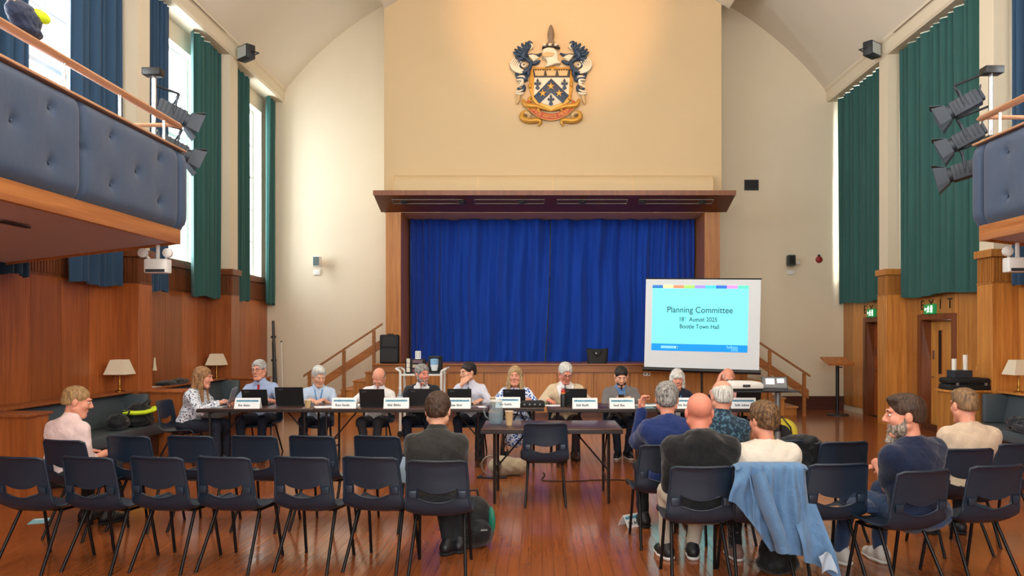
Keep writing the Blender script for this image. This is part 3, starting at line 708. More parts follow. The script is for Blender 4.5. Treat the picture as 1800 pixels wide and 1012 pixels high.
plate(557, 479, .16, .11, m_wplast, 'junction_box', 'white box under the left wall speaker', 'wall box'); plate(1390, 479, .15, .09, m_wplast, 'junction_box', 'white box under the right wall speaker', 'wall box'); plate(1403, 462, .09, .08, m_wplast, 'junction_box', 'small white box beside the right wall speaker', 'wall box')
p = at(1440, 456, 16.38); t = thing('fire_bell', 'round red fire bell on the end wall right of the stage', 'fire bell', (p.x, 16.4, p.z))
MB().lathe([(.075, 0), (.075, .02), (.06, .045), (.02, .055), (.002, .056)], 20, mx=Matrix.Rotation(R(90), 4, 'X')).build('gong', mat('bell_red', '#8e1f22', .4), t, smooth=40); MB().cbox((0, -.01, .085), (.05, .02, .05)).build('mount', m_dgrey, t)
p = at(1321, 325, 16.38); t = thing('wall_vent', 'small dark square vent high on the end wall', 'vent', (p.x, 16.4, p.z))
f = MB()
for (a, b, c_, d) in ((-.155, .155, .095, .115), (-.155, .155, -.115, -.095), (-.155, -.135, -.095, .095), (.135, .155, -.095, .095)): f.box(a, b, -.03, -.001, c_, d)
f.build('frame', m_dgrey, t); MB().box(-.135, .135, -.008, -.001, -.095, .095).build('backing', m_blackm, t)
for k in range(6): MB().box(-.135, .135, -.025, -.012, -.085 + k * .032, -.075 + k * .032).build('louvre', m_dgrey, t)
p = at(268, 640, 11.46); t = thing('wall_sconce', 'small pale tapered wall light on the left panelling', 'wall light', (XL + .02, 11.46, 1.2))
MB().lathe([(.035, -.1), (.02, .0), (.012, .09), (.004, .1)], 12, c=(.04, 0, 0)).build('shade', mat('sconce_cream', '#e8dcb8', .6), t, smooth=40); MB().box(-.02, .02, -.02, .02, -.06, -.02).build('mount', m_brass, t)
# ---- folded stands leaning in the left corner
t = thing('lighting_stand', 'folded black tripod stand leaning in the left corner', 'stand', (-5.72, 16.1, 0))
MB().tube([(0.12, -.15, .0), (.0, .02, 1.95)], .03, 8).build('main_tube', m_black, t, smooth=40)
for dx in (-.05, .05): MB().tube([(.12 + dx, -.15, .0), (.02 + dx * .4, -.01, 1.5)], .014, 8).build('leg', m_black, t, smooth=40)
for z in (.55, 1.1, 1.6): MB().cbox((.085 - z * .045, -.13 + z * .085, z), (.1, .08, .05)).build('collar', m_dgrey, t, bevel=.01)
t = thing('screen_pole', 'thin white pole leaning beside the black stand', 'pole', (-5.5, 16.05, 0)); MB().tube([(.06, -.12, 0), (-.03, .03, 1.5)], .014, 8).build('tube', m_wplast, t, smooth=40); MB().ell((-.03, .03, 1.5), .02, 8, 6).build('cap', m_black, t)
# ---- lectern by the right wall
t = thing('lectern', 'wooden-topped lectern on a black post near the right corner', 'lectern', (ux(1472, 15.3), 15.3, 0))
MB().prism([(-.22, 1.02), (.24, 1.16), (.24, 1.19), (-.22, 1.05)], -.27, .27, 'yz').build('top', m_wood_h, t, bevel=.005); MB().box(-.25, .25, -.24, -.215, 1.05, 1.09).build('stop_lip', m_wood_h, t)
MB().tube([(0, 0, .03), (0, 0, 1.08)], .035, 10).build('post', m_black, t, smooth=40); MB().lathe([(.22, 0), (.22, .02), (.05, .04)], 20).build('base', m_black, t, smooth=40); MB().tube([(.03, 0, .98), (.1, 0, .98)], .014, 6).build('knob', m_black, t)
# ---- loudspeaker and bag on the stage
t = thing('loudspeaker', 'black portable loudspeaker standing on the left end of the stage', 'loudspeaker', (ux(685, 14.9), 14.98, SZ))
MB().prism([(-.19, -.16), (.19, -.16), (.155, .16), (-.155, .16)], 0, .58, 'xy').build('cabinet', m_blackm, t, bevel=.03, smooth=40)
MB().box(-.165, .165, -.172, -.16, .04, .30).build('woofer_grille', mat('grille_dark', '#1d2022', .6), t, bevel=.01)
MB().prism([(-.15, .34), (.15, .34), (.11, .54), (-.11, .54)], -.17, -.158, 'xz').build('horn', m_black, t, bevel=.01)
for s in (-1, 1): MB().lathe([(.032, 0), (.03, .008), (.02, .004)], 12, mx=Matrix.Translation((s * .13, -.162, .345)) @ Matrix.Rotation(R(90), 4, 'X')).build('bass_port', m_rub, t)
MB().box(-.06, .06, -.02, .02, .575, .60).build('handle', m_black, t, bevel=.008)
t = thing('tote_bag', 'black tote bag standing on the stage edge', 'bag', (ux(1050, 14.95), 14.98, SZ))
def tote(u, v):
    a = 2 * PI * u; w = .20 + .02 * v; d = .09 * (1 - .6 * v); return (w * math.copysign(abs(math.cos(a)) ** .5, math.cos(a)) * (1 + .03 * math.sin(a * 3 + v * 4)), d * math.copysign(abs(math.sin(a)) ** .6, math.sin(a)), .30 * v + .015 * v * math.cos(a * 2 + 1))
mb = MB().grid(tote, 32, 10); mb.add([tote(i / 32, 0) for i in range(32)], [tuple(range(32))]); mb.build('body', m_blackm, t, smooth=60)
for s in (-1, 1): MB().tube([(-.09, s * .045, .27), (-.06, s * .1, .20), (0, s * .115, .16), (.06, s * .1, .20), (.09, s * .045, .27)], .008, 6).build('strap', m_black, t, smooth=60)
MB().cbox((-.03, -.075, .2), (.03, .01, .05)).build('buckle', m_grey, t)
# ================================================================== carved coat of arms on the proscenium wall
YC = PY - .002
def cr(cx, cy): return (ux(860 + cx / 5.06, YC), vz(30 + cy / 5.06, YC))
CX, CZ = cr(550, 520)
g_gold = mat('crest_gold', '#c9963c', .4, .35, var=.2, vscale=20); g_navy = mat('crest_navy', '#1f3a55', .5, var=.25, vscale=25); g_white = mat('crest_white', '#dcd4bd', .55, var=.1)
g_dark = mat('crest_dark', '#2b2a26', .5); g_red = mat('crest_red', '#b5472c', .5); g_tan = mat('crest_tan', '#c9ab78', .5, var=.15, vscale=30); g_grey = mat('crest_stone', '#7d6d57', .6, var=.2, vscale=20)
crest = thing('coat_of_arms', 'large carved and painted coat of arms high on the wall', 'coat of arms', (CX, PY, CZ)); COFF = Vector((-CX, -PY, -CZ))
def cpoly(name, pts, m, d0, d1, parent=crest, bevel=.006):
    P = [cr(*p) for p in pts]
    o = MB().prism(P, YC - d0, YC - d1, 'xz').build(name, m, parent, bevel=bevel, smooth=40)
    if parent is crest: o.location = COFF
    return o
def ccurl(name, pts, w, m, d=.06, parent=crest, n=16, flat=1.):
    """tapered carved scroll following a smooth curve"""
    P = [Vector((*cr(*p), 0)) for p in pts]; Q = []
    for i in range(len(P) - 1):
        p0, p1, p2, p3 = P[max(i - 1, 0)], P[i], P[i + 1], P[min(i + 2, len(P) - 1)]
        for k in range(5):
            t = k / 5; Q.append(.5 * ((2 * p1) + (p2 - p0) * t + (2 * p0 - 5 * p1 + 4 * p2 - p3) * t * t + (3 * p1 - p0 - 3 * p2 + p3) * t ** 3))
    Q.append(P[-1]); L = len(Q)
    sc = YC / FPX / 5.06
    rs = [max(.006, w * sc * (math.sin(PI * (.12 + .80 * i / (L - 1))))) for i in range(L)]
    d = max(d, max(rs) + .004)
    o = MB().tube([(q.x, YC - d, q.y) for q in Q], rs, 8).build(name, m, parent, smooth=60)
    if parent is crest: o.location = COFF
    return o
mir = lambda pts: [(1098 - x, y) for x, y in pts]
# shield
cpoly('shield_rim', [(372, 470), (400, 448), (470, 455), (550, 440), (630, 455), (700, 448), (728, 470), (742, 560), (742, 650), (715, 750), (640, 815), (550, 845), (460, 815), (385, 750), (358, 650), (358, 560)], g_gold, 0, .05, bevel=.014)
sh = cpoly('shield_field', [(402, 540), (714, 540), (708, 690), (655, 765), (550, 803), (447, 765), (395, 690)], g_white, .05, .065)
cpoly('chief', [(388, 472), (724, 472), (714, 548), (398, 548)], g_dark, .05, .068)
cpoly('chevron', [(550, 556), (705, 705), (655, 778), (550, 682), (445, 778), (395, 715)], g_navy, .064, .08)
for x in (447, 550, 655): cpoly('crown', [(x - 48, 478), (x - 32, 492), (x - 22, 478), (x - 8, 492), (x, 476), (x + 8, 492), (x + 22, 478), (x + 32, 492), (x + 48, 478), (x + 36, 535), (x - 36, 535)], g_tan, .066, .09)
for x, y in ((430, 605), (668, 605), (548, 745)):
    cpoly('fleur_de_lis', [(x, y - 50), (x + 12, y - 28), (x + 8, y - 8), (x + 24, y - 18), (x + 32, y), (x + 20, y + 10), (x + 9, y + 8), (x + 12, y + 22), (x + 20, y + 40), (x, y + 54), (x - 20, y + 40), (x - 12, y + 22), (x - 9, y + 8), (x - 20, y + 10), (x - 32, y), (x - 24, y - 18), (x - 8, y - 8), (x - 12, y - 28)], g_navy, .064, .085, bevel=.003)
for x, y in ((548, 628), (475, 690), (620, 690)):
    cpoly('star', [(x + (36 if k % 2 == 0 else 12) * math.sin(PI * k / 5), y - (36 if k % 2 == 0 else 12) * math.cos(PI * k / 5)) for k in range(10)], g_gold, .078, .1, bevel=.003)
# acanthus along the rim
for k in range(9):
    a = R(-150 + 37 * k); 
    x, y = 550 + 190 * math.sin(a), 640 - 190 * math.cos(a)
    if 430 < y: ccurl('rim_leaf', [(x, y), (x + 22 * math.cos(a * 1.3), y + 26), (x + 6, y + 48)], 15, g_gold, .055)
# helmet, wreath and crest tower
cpoly('helmet', [(478, 300), (520, 286), (575, 290), (605, 330), (612, 400), (640, 430), (590, 432), (530, 455), (490, 460), (515, 430), (508, 390), (470, 365)], g_white, 0, .13, bevel=.03)
cpoly('visor', [(466, 345), (520, 330), (580, 345), (560, 372), (500, 378), (470, 368)], g_tan, .12, .15)
cpoly('wreath', [(466, 296), (480, 268), (550, 256), (612, 266), (634, 296), (560, 284), (520, 284)], g_dark, .02, .14, bevel=.02)
for x in (492, 540, 592): ccurl('wreath_twist', [(x - 14, 276), (x, 268), (x + 16, 270)], 13, g_white, .14)
cpoly('crest_mound', [(496, 262), (520, 238), (550, 228), (580, 238), (606, 262)], g_grey, .02, .12, bevel=.02)
ccurl('crest_tower', [(550, 245), (549, 190), (548, 140), (547, 85)], 30, g_grey, .06)
cpoly('tower_body', [(522, 246), (532, 150), (536, 92), (548, 80), (560, 92), (564, 150), (578, 246)], g_grey, .02, .1, bevel=.015)
# mantling, both sides
for f in (lambda p: p, mir):
    for pts, w in (([(470, 330), (420, 350), (370, 345), (320, 360)], 15), ([(455, 395), (400, 420), (345, 400)], 18), ([(380, 430), (330, 380), (265, 390), (290, 445), (330, 430)], 22), ([(380, 400), (350, 470), (300, 500), (240, 480)], 24), ([(235, 500), (270, 555), (325, 560), (330, 520)], 22), ([(250, 640), (300, 660), (310, 625), (285, 600)], 18), ([(345, 300), (300, 350), (330, 390)], 30)):
        ccurl('mantling_navy', f(pts), w, g_navy, .05)
    for pts, w in (([(345, 330), (270, 350), (212, 322)], 17), ([(345, 320), (270, 325), (225, 296)], 16), ([(345, 312), (285, 300), (252, 268)], 17), ([(350, 305), (310, 280), (288, 244)], 17), ([(352, 300), (335, 265), (325, 234)], 16), ([(350, 300), (362, 265), (352, 236), (376, 244), (378, 268)], 14), ([(300, 370), (250, 380), (232, 362)], 14), ([(330, 470), (350, 510), (335, 545)], 16), ([(300, 510), (320, 545), (345, 580)], 14)):
        ccurl('plume_leaf', f(pts), w, g_navy, .075)
    for k in range(5):
        q = 17 * k; ccurl('mantling_feather', f([(232 + q * .8, 372 + q * .5), (192 + q, 425 + q * .35), (215 + q, 478 + q * .05), (270 + q * .7, 508 - q * .15), (325, 505 - q * .3)]), 10, g_white, .085)
    for k in range(4): ccurl('mantling_feather', f([(352 + 10 * k, 352 - 2 * k), (385 + 12 * k, 385 - 6 * k), (400 + 14 * k, 408 - 10 * k)]), 9, g_white, .085)
    for pts, w in (([(300, 420), (290, 440), (310, 455), (330, 430)], 10), ([(250, 545), (300, 540), (335, 565)], 10), ([(245, 570), (295, 572), (285, 610), (245, 640)], 13), ([(262, 590), (300, 600), (290, 625)], 9), ([(235, 690), (280, 695), (310, 680)], 12), ([(232, 675), (270, 672), (305, 655)], 10), ([(365, 245), (385, 275), (365, 300)], 9), ([(255, 270), (300, 290)], 6), ([(290, 255), (320, 285)], 6)):
        ccurl('mantling_white', f(pts), w, g_white, .085)
    ccurl('tassel', f([(270, 690), (262, 730), (245, 785)]), 18, g_tan, .06)
    ccurl('scroll_leaf', f([(300, 738), (320, 785), (370, 800), (430, 805), (540, 842)]), 26, g_gold, .07)
    ccurl('scroll_end', f([(350, 850), (300, 860), (295, 905), (350, 930), (430, 925), (455, 945), (435, 975)]), 26, g_gold, .05)
    ccurl('scroll_curl', f([(310, 870), (335, 862), (360, 885), (340, 905)]), 18, g_tan, .075)
# motto scroll
def marc(t, r): a = R(-52 + 104 * t); return (548 + (330 + r) * .83 * math.sin(a), 548 + (330 + r) * 1.05 * math.cos(a))
top = [marc(i / 20, 26) for i in range(21)]; bot = [marc(i / 20, -26) for i in range(20, -1, -1)]
scr = cpoly('motto_scroll', top + bot, g_red, .04, .075)
cpoly('scroll_edge', [marc(i / 20, 32) for i in range(21)] + [marc(i / 20, 26) for i in range(20, -1, -1)], g_gold, .04, .085, bevel=.002)
word = 'RESPICE ASPICE PROSPICE'
for i, c in enumerate(word):
    if c == ' ': continue
    t = .06 + .88 * i / (len(word) - 1); x, z = cr(*marc(t, 0)); a = R(-52 + 104 * t)
    text_part('letter', c, .095, g_gold, scr, (x, YC - .077, z), (R(90), -a * .9, 0), extrude=.004)
# ================================================================== projection screen
m_scr = mat('screen_white', '#dfe6ea', .7)
PS0, PS1 = Vector((ux(1134, 13.3), 13.3)), Vector((ux(1336, 12.85), 12.85))
sw = (PS1 - PS0).length; ang = math.atan2(PS1.y - PS0.y, PS1.x - PS0.x); sm = (PS0 + PS1) / 2
t = thing('projection_screen', 'white tripod projection screen showing a committee title slide', 'projection screen', (sm.x, sm.y, 0), ang)
bz, tz = 1.055, 2.63
RL = Matrix.Rotation(R(1.2), 4, 'Y')
mxs = Matrix.Translation((0, 0, (bz + tz) / 2)) @ RL
H2 = (tz - bz) / 2; W2 = sw / 2
MB().box(-W2, W2, -.003, .003, -H2, H2, mx=mxs).build('sheet', m_scr, t)
MB().tube([(-W2 - .03, 0, -H2 - .035), (W2 + .03, 0, -H2 - .035)], .04, 10, mx=mxs).build('roller_case', m_black, t, smooth=40)
MB().tube([(-W2 - .01, 0, H2), (W2 + .01, 0, H2)], .013, 8, mx=mxs).build('top_bar', m_black, t, smooth=40)
MB().tube([(0, .07, .35), (0, .07, tz + .02)], .018, 8).build('pole', m_black, t, smooth=40); MB().tube([(0, .07, tz + .02), (0, .0, tz)], .012, 6).build('top_hook', m_black, t)
for a in (90, 210, 330): MB().tube([(0, .07, .5), (.5 * math.cos(R(a)), .07 + .5 * math.sin(R(a)), .015)], .014, 6).build('leg', m_black, t, smooth=40)
def emat(name, c, e): return mat(name, c, .8, emit=e)
sx0, sx1 = -W2 + .12, W2 - .20; sz1, sz0 = H2 - .115, -H2 + .30
sl = MB().box(sx0, sx1, -.006, -.0032, sz0, sz1, mx=mxs).build('slide', emat('slide_cyan', '#79eef5', .42), t)  # projected light put in as a glowing coloured panel
cols = ['#2a72b8', '#e6d59a', '#e08a6a', '#9be06a', '#9a8ad8', '#4ac6d0', '#2f6ec8', '#e08ad8', '#5ee0b8']
for i, c in enumerate(cols):
    a = sx0 + (sx1 - sx0) * i / 9; b = sx0 + (sx1 - sx0) * (i + 1) / 9
    MB().box(a, b, -.008, -.006, sz1 - .055, sz1, mx=mxs).build('colour_block', emat('slide_c%d' % i, c, .5), sl)
MB().box(sx0, sx1, -.008, -.006, sz0, sz0 + .125, mx=mxs).build('footer_band', emat('slide_blue', '#0e86d8', .6), sl)
MB().box(sx0 + .17, sx0 + .46, -.010, -.008, sz0 + .045, sz0 + .085, mx=mxs).build('council_logo', emat('slide_logo', '#a8ecf4', .4), sl)
for k in range(7): MB().box(sx0 + .185 + k * .032, sx0 + .208 + k * .032, -.011, -.010, sz0 + .055, sz0 + .075, mx=mxs).build('logo_mark', emat('slide_lm', '#4fa8d0', .4), sl)
MB().box(sx0 + .43, sx0 + .455, -.011, -.010, sz0 + .05, sz0 + .08, mx=mxs).build('logo_mark', emat('slide_lm2', '#1f6fb0', .4), sl)
m_txt = mat('slide_text', '#3d6b76', .9); m_txt2 = mat('slide_text_pale', '#8fe8ea', .9, emit=.3)
cxm = (sx0 + sx1) / 2
def stext(s, size, z, m=m_txt, x=cxm, sxx=1.): 
    p = mxs @ Vector((x, -.0075 if z > sz0 + .15 else -.010, z)); text_part('slide_text', s, size, m, sl, p, (R(90), R(1.2), 0), extrude=.0008, sx=sxx, bold=.0018 if size > .1 else 0.)
stext('Planning Committee', .150, .235, sxx=.92); stext('18', .108, 0.07, x=cxm - .31, sxx=.88); stext('th', .062, .097, x=cxm - .235, sxx=.88); stext('August 2025', .108, 0.07, x=cxm + .065, sxx=.88); stext('Bootle Town Hall', .108, -.055, sxx=.88)
stext('Sefton', .075, sz0 + .085, m_txt2, sx1 - .26); stext('2030', .06, sz0 + .035, m_txt2, sx1 - .22)
# ================================================================== projector stand, projector, laptop, cable reel
SXp = ux(1367, 8.9)
t = thing('projector_stand', 'grey adjustable stand carrying the projector and laptop', 'stand', (SXp, 8.9, 0))
MB().tube([(0, 0, .06), (0, 0, .97)], .035, 12).build('post', m_grey, t, smooth=40); MB().tube([(0, 0, .5), (0, 0, .58)], .05, 12).build('collar', m_black, t, smooth=40)
MB().cbox((-.20, 0, .98), (.84, .32, .016)).build('shelf', m_dgrey, t, bevel=.004)
for s in (-1, 1): MB().cbox((0, s * .2, .05), (.5, .05, .03)).build('foot', m_dgrey, t, bevel=.008)
MB().cbox((0, 0, .05), (.06, .44, .035)).build('foot_bar', m_dgrey, t)
for s in (-1, 1):
    for q in (-1, 1): MB().lathe([(.022, -.022), (.026, 0), (.022, .022)], 10, mx=Matrix.Translation((q * .22, s * .2, .0265)) @ Matrix.Rotation(R(90), 4, 'X')).build('caster', m_rub, t)
t = thing('projector', 'white projector on the grey stand beside the laptop', 'projector', (ux(1308, 8.9), 8.9, .988), R(4))
MB().prism([(-.19, .025), (.19, .025), (.19, .075), (.15, .105), (-.15, .11), (-.19, .08)], -.14, .14, 'xz').build('body', m_wplast, t, bevel=.012, smooth=40); MB().box(-.18, .18, -.13, .13, .008, .026).build('base', m_black, t)
MB().cbox((-.02, -.142, .06), (.09, .006, .03)).build('socket_panel', m_dgrey, t); MB().lathe([(.045, 0), (.04, .03), (.02, .03)], 12, mx=Matrix.Translation((-.1, .14, .06)) @ Matrix.Rotation(R(-90), 4, 'X')).build('lens', m_dkglass, t, smooth=40)
for a in (-1, 1): MB().lathe([(.012, 0), (.012, .01)], 8, c=(a * .14, -.1, 0)).build('foot', m_black, t)
m_lid = mat('laptop_black', '#15161a', .45); m_lidg = mat('laptop_grey', '#868a8c', .4, .5); m_key = mat('laptop_keys', '#24262a', .6)
def laptop(x, y, z, rz, lab, w=.33, h=.225, m=m_lid, tilt=14, screen=None, d=.23):
    """lid stands at the far side from the user; user sits at local -Y"""
    t = thing('laptop', lab, 'laptop', (x, y, z), rz, 'laptops on the meeting tables')
    MB().box(-w / 2, w / 2, -d, 0, .002, .018).build('base', m, t, bevel=.004); MB().box(-w / 2 + .02, w / 2 - .02, -d + .09, -.02, .018, .0195).build('keyboard', m_key, t)
    mx = Matrix.Translation((0, 0, .018)) @ Matrix.Rotation(R(-tilt), 4, 'X')
    ld = MB().box(-w / 2, w / 2, -.004, .006, 0, h, mx=mx).build('lid', m, t, bevel=.003)
    MB().box(-w / 2 + .012, w / 2 - .012, -.0055, -.004, .015, h - .012, mx=mx).build('screen', screen or mat('laptop_screen', '#2b3440', .2), ld)
    MB().box(-.03 + w * .3, .03 + w * .3, .006, .0068, h - .04, h - .025, mx=mx).build('badge', mat('badge_grey', '#5b5e63', .4, .5), ld)
    return t
lt = laptop(ux(1362, 8.85), 8.85, .988, R(-12), 'open laptop with white windows on screen beside the projector', .30, .17, m_lid, 35, mat('laptop_screen_lit', '#20242c', .3))
for a, b, c, d in ((-.1, .0, .06, .14), (.03, .11, .08, .14)):
    MB().box(a, b, -.0068, -.0056, c, d, mx=Matrix.Translation((0, 0, .018)) @ Matrix.Rotation(R(-35), 4, 'X')).build('window_on_screen', mat('screen_page', '#f2e8ee', .4, emit=.5), lt)
t = thing('cable_reel', 'yellow and black cable reel on the floor behind the seated audience', 'cable reel', (ux(1376, 11.0), 11.0, 0), R(-25))
mxr = Matrix.Translation((0, 0, .21)) @ Matrix.Rotation(R(90), 4, 'X')
MB().lathe([(.17, -.09), (.20, -.085), (.20, -.065), (.1, -.06)], 24, mx=mxr).build('flange', mat('reel_yellow', '#d6c322', .4), t, smooth=40); MB().lathe([(.1, .06), (.20, .065), (.20, .085), (.17, .09)], 24, mx=mxr).build('flange', MATS['reel_yellow'], t, smooth=40)
MB().lathe([(.13, -.065), (.16, 0), (.13, .065)], 24, mx=mxr).build('wound_cable', m_rub, t, smooth=40); MB().lathe([(.09, .075), (.12, .095), (.02, .1)], 20, mx=mxr).build('hub', m_black, t, smooth=40); MB().lathe([(.02, -.1), (.12, -.095), (.09, -.075)], 20, mx=mxr).build('hub', m_black, t, smooth=40)
MB().tube([(-.16, -.09, .012), (-.12, -.1, .3), (0, -.1, .45), (.12, -.1, .3), (.16, -.09, .012)], .012, 8).build('frame', m_black, t, smooth=40)
# ================================================================== folding tables
m_top = mat('table_laminate', '#4a332c', .28, var=.15, vscale=12, spec=.6); m_edge = mat('table_edge', '#231814', .5); m_leg = mat('table_leg_metal', '#2a2220', .45, .4)
def ftable(x0, x1, y0, y1, lab, h=.735):
    cx, cy = (x0 + x1) / 2, (y0 + y1) / 2; t = thing('folding_table', lab, 'table', (cx, cy, 0), 0, 'dark folding tables'); a, b = (x1 - x0) / 2, (y1 - y0) / 2
    MB().box(-a, a, -b, b, h - .012, h).build('top', m_top, t, bevel=.003, smooth=40); MB().box(-a - .003, a + .003, -b - .003, b + .003, h - .045, h - .012).build('edge_band', m_edge, t, bevel=.004)
    for s in (-1, 1):
        xx = s * (a - .13)
        for q in (-1, 1):
            MB().tube([(xx, q * (b - .08), h - .045), (xx, q * (b - .08), .0)], .015, 8).build('leg', m_leg, t, smooth=40)
        MB().tube([(xx, -(b - .08), .2), (xx, b - .08, .2)], .010, 6).tube([(xx, -(b - .08), h - .06), (xx, b - .08, h - .06)], .012, 6).build('leg_bar', m_leg, t, smooth=40)
        MB().tube([(xx, 0, .3), (xx - s * min(.33, a * .6), 0, h - .05)], .010, 6).tube([(xx, -(b - .08), .3), (xx, 0, .3), (xx, b - .08, .3)], .009, 6).build('brace', m_leg, t, smooth=40)
    return t
TY0, TY1, TZ = 9.2, 9.96, .735
ftable(ux(345, TY0), ux(551, TY0) - .006, TY0, TY1, 'dark folding table at the left end of the committee row')
ftable(ux(551, TY0) + .006, ux(858, TY0), TY0, TY1, 'longest dark folding table, left of centre in the committee row')
ftable(ux(866, TY0 + .1), ux(956, TY0 + .1), TY0 + .1, TY1 + .1, 'short dark folding table in front of the woman in blue')
ftable(ux(963, TY0), ux(1155, TY0) - .006, TY0, TY1, 'dark folding table in front of the men in beige and grey')
ftable(ux(1155, TY0) + .006, ux(1350, TY0), TY0, TY1, 'dark folding table at the right end of the committee row')
ftable(ux(845, 7.2), ux(1095, 7.2), 7.2, 7.96, 'small dark folding table standing alone in front of the committee')
# laptops on the committee tables
for px, yy, w, h, lab in ((449, 9.62, .33, .20, 'black laptop in front of the man with the red tie'), (510, 9.55, .36, .235, 'larger black laptop left of the white-haired man with a lanyard'), (655, 9.36, .315, .225, 'black laptop in front of the man in white with bowed head'),
                          (741, 9.62, .34, .21, 'black laptop in front of the man in the dark suit'), (808, 9.60, .31, .21, 'black laptop in front of the man with his hand at his mouth'), (904, 9.78, .29, .19, 'black laptop in front of the woman in the blue patterned dress'),
                          (1009, 9.62, .33, .21, 'black laptop in front of the man in the beige jacket'), (1315, 9.7, .32, .2, 'black laptop in front of the man in pink')):
    laptop(ux(px, yy), yy, TZ, PI, lab, w, h)
laptop(ux(404, 9.58), 9.58, TZ, R(-78), 'open grey laptop seen from behind at the left table end', .33, .22, m_lidg, 16)
# tent name cards
m_card = mat('white_card', '#f0f2f2', .6); m_cband = mat('card_blue', '#7fc4de', .6); m_cdk = mat('card_print', '#2c5f7c', .7); m_cname = mat('card_name', '#4d5a60', .7)
def namecard(x, y, z, rz, lab, seed, w=.31, h=.13, dep=.1):
    t = thing('name_card', lab, 'name card', (x, y, z), rz, 'tent name cards'); rr = random.Random(seed)
    th = .002
    for s in (-1, 1): MB().prism([(s * dep / 2, 0), (s * dep / 2 - s * .004, 0), (-s * .002, h), (s * .002, h)], -w / 2, w / 2, 'yz').build('leaf', m_card, t)
    sl_ = Matrix.Translation((0, -dep / 2, 0)) @ Matrix.Rotation(-math.atan2(dep / 2, h), 4, 'X'); L = math.hypot(dep / 2, h)
    MB().box(-w * .44, w * .44, -.0015, .0005, L * .62, L * .86, mx=sl_).build('header_band', m_cband, t)
    x0 = -w * .42
    pb = MB()
    while x0 < w * .38:
        l = rr.uniform(.006, .016); pb.box(x0, min(x0 + l, w * .43), -.0022, -.0012, L * (.66 + rr.uniform(0, .03)), L * (.76 + rr.uniform(0, .05)), mx=sl_); x0 += l + .004
    pb.build('header_print', m_cdk, t)
    nb = MB(); x0 = -w * .34
    for n_ in (rr.randint(4, 6), rr.randint(5, 8)):
        for k in range(n_):
            l = rr.uniform(.006, .011); nb.box(x0, x0 + l, -.0018, -.0006, L * .22, L * (.44 if k == 0 else .36 + .06 * (rr.random() > .7)), mx=sl_); x0 += l + .0035
        x0 += .014
    nb.build('name_print', m_cname, t); return t
for i, (px, dy, lab) in enumerate(((436, .03, 'name card before the man with the red tie'), (606, .06, 'name card left of the laptop of the man with bowed head'), (697, .06, 'name card beside the water bottle'), (806, .05, 'name card before the man with his hand at his mouth'), (893, .16, 'name card behind the jug, before the woman in blue'),
                               (1028, .03, 'name card before the man in the beige jacket'), (1093, .03, 'name card before the man in the grey jumper'), (1206, .05, 'name card before the woman with the white bob'), (1306, .05, 'name card before the man in pink'))):
    namecard(ux(px, TY0 + dy + .03), TY0 + dy + .03, TZ, R(random.Random(i).uniform(-4, 4)), lab, i)
namecard(ux(1108, 6.45), 6.45, 0, R(35), 'fallen tent card lying on the floor right of centre', 44, .17, .10, .13)
# cups, bottles, papers
m_kraft = mat('kraft_cup', '#c9a97c', .7, var=.1); m_water = None
def clear(name, col, fac=.25):
    t = NT(name); tr = t.node('ShaderNodeBsdfTransparent'); tr.inputs[0].default_value = (*S(col), 1); mx = t.node('ShaderNodeMixShader'); mx.inputs[0].default_value = fac
    t.b.inputs['Base Color'].default_value = (*S(col), 1); t.b.inputs['Roughness'].default_value = .05
    t.link(tr.outputs[0], mx.inputs[1]); t.link(t.b.outputs[0], mx.inputs[2]); t.link(mx.outputs[0], t.n['Material Output'].inputs[0]); return t.m
m_clear = clear('clear_plastic', '#eef5f8', .12); m_wat = clear('water', '#d8e6ee', .15)
def cup(x, y, z, lab, n=1, m=m_kraft):
    t = thing('paper_cup', lab, 'cup', (x, y, z), 0, 'tan paper cups')
    for k in range(n):
        q = MB().lathe([(.028, 0), (.040, .095), (.043, .097), (.043, .092), (.0385, .092), (.026, .008)], 18, c=(0, 0, k * .022)); q.build('cup_wall' if k == 0 else 'nested_cup', m, t, smooth=40)
    MB().lathe([(.0405, .092 + (n - 1) * .022), (.0445, .093 + (n - 1) * .022), (.0445, .099 + (n - 1) * .022), (.040, .099 + (n - 1) * .022)], 18).build('rim', mat('cup_rim', '#e4d2b0', .6), t, smooth=40)
cup(ux(420, 9.5), 9.5, TZ, 'paper cup beside the grey laptop at the left table end'); cup(ux(541, 9.35), 9.35, TZ, 'paper cup in front of the white-haired man with a lanyard'); cup(ux(862, 9.55) + .02, 9.72, TZ, 'paper cup left of the woman in blue'); cup(ux(1127, 9.4), 9.4, TZ, 'paper cup right of the man in the grey jumper')
cup(ux(895, 7.55), 7.55, TZ, 'nested stack of paper cups beside the jug', 3)
t = thing('water_jug', 'clear water jug on the small front table', 'jug', (ux(872, 7.6), 7.6, TZ))
MB().lathe([(.058, 0), (.075, .03), (.078, .12), (.06, .19), (.062, .235), (.058, .235), (.056, .19), (.073, .12), (.07, .03), (.054, .006)], 20).build('body', m_clear, t, smooth=60)
MB().lathe([(.001, .008), (.052, .008), (.069, .03), (.072, .11), (.001, .11)], 20).build('water', m_wat, t, smooth=60)
MB().tube([(-.06, 0, .215), (-.11, 0, .20), (-.125, 0, .14), (-.105, 0, .08), (-.075, 0, .06)], .009, 8).build('handle', m_clear, t, smooth=60); MB().lathe([(.062, .235), (.06, .25), (.01, .255)], 20).build('lid', m_wplast, t, smooth=40)
t = thing('water_bottle', 'clear plastic bottle on the table beside a name card', 'bottle', (ux(703, 9.75), 9.75, TZ))
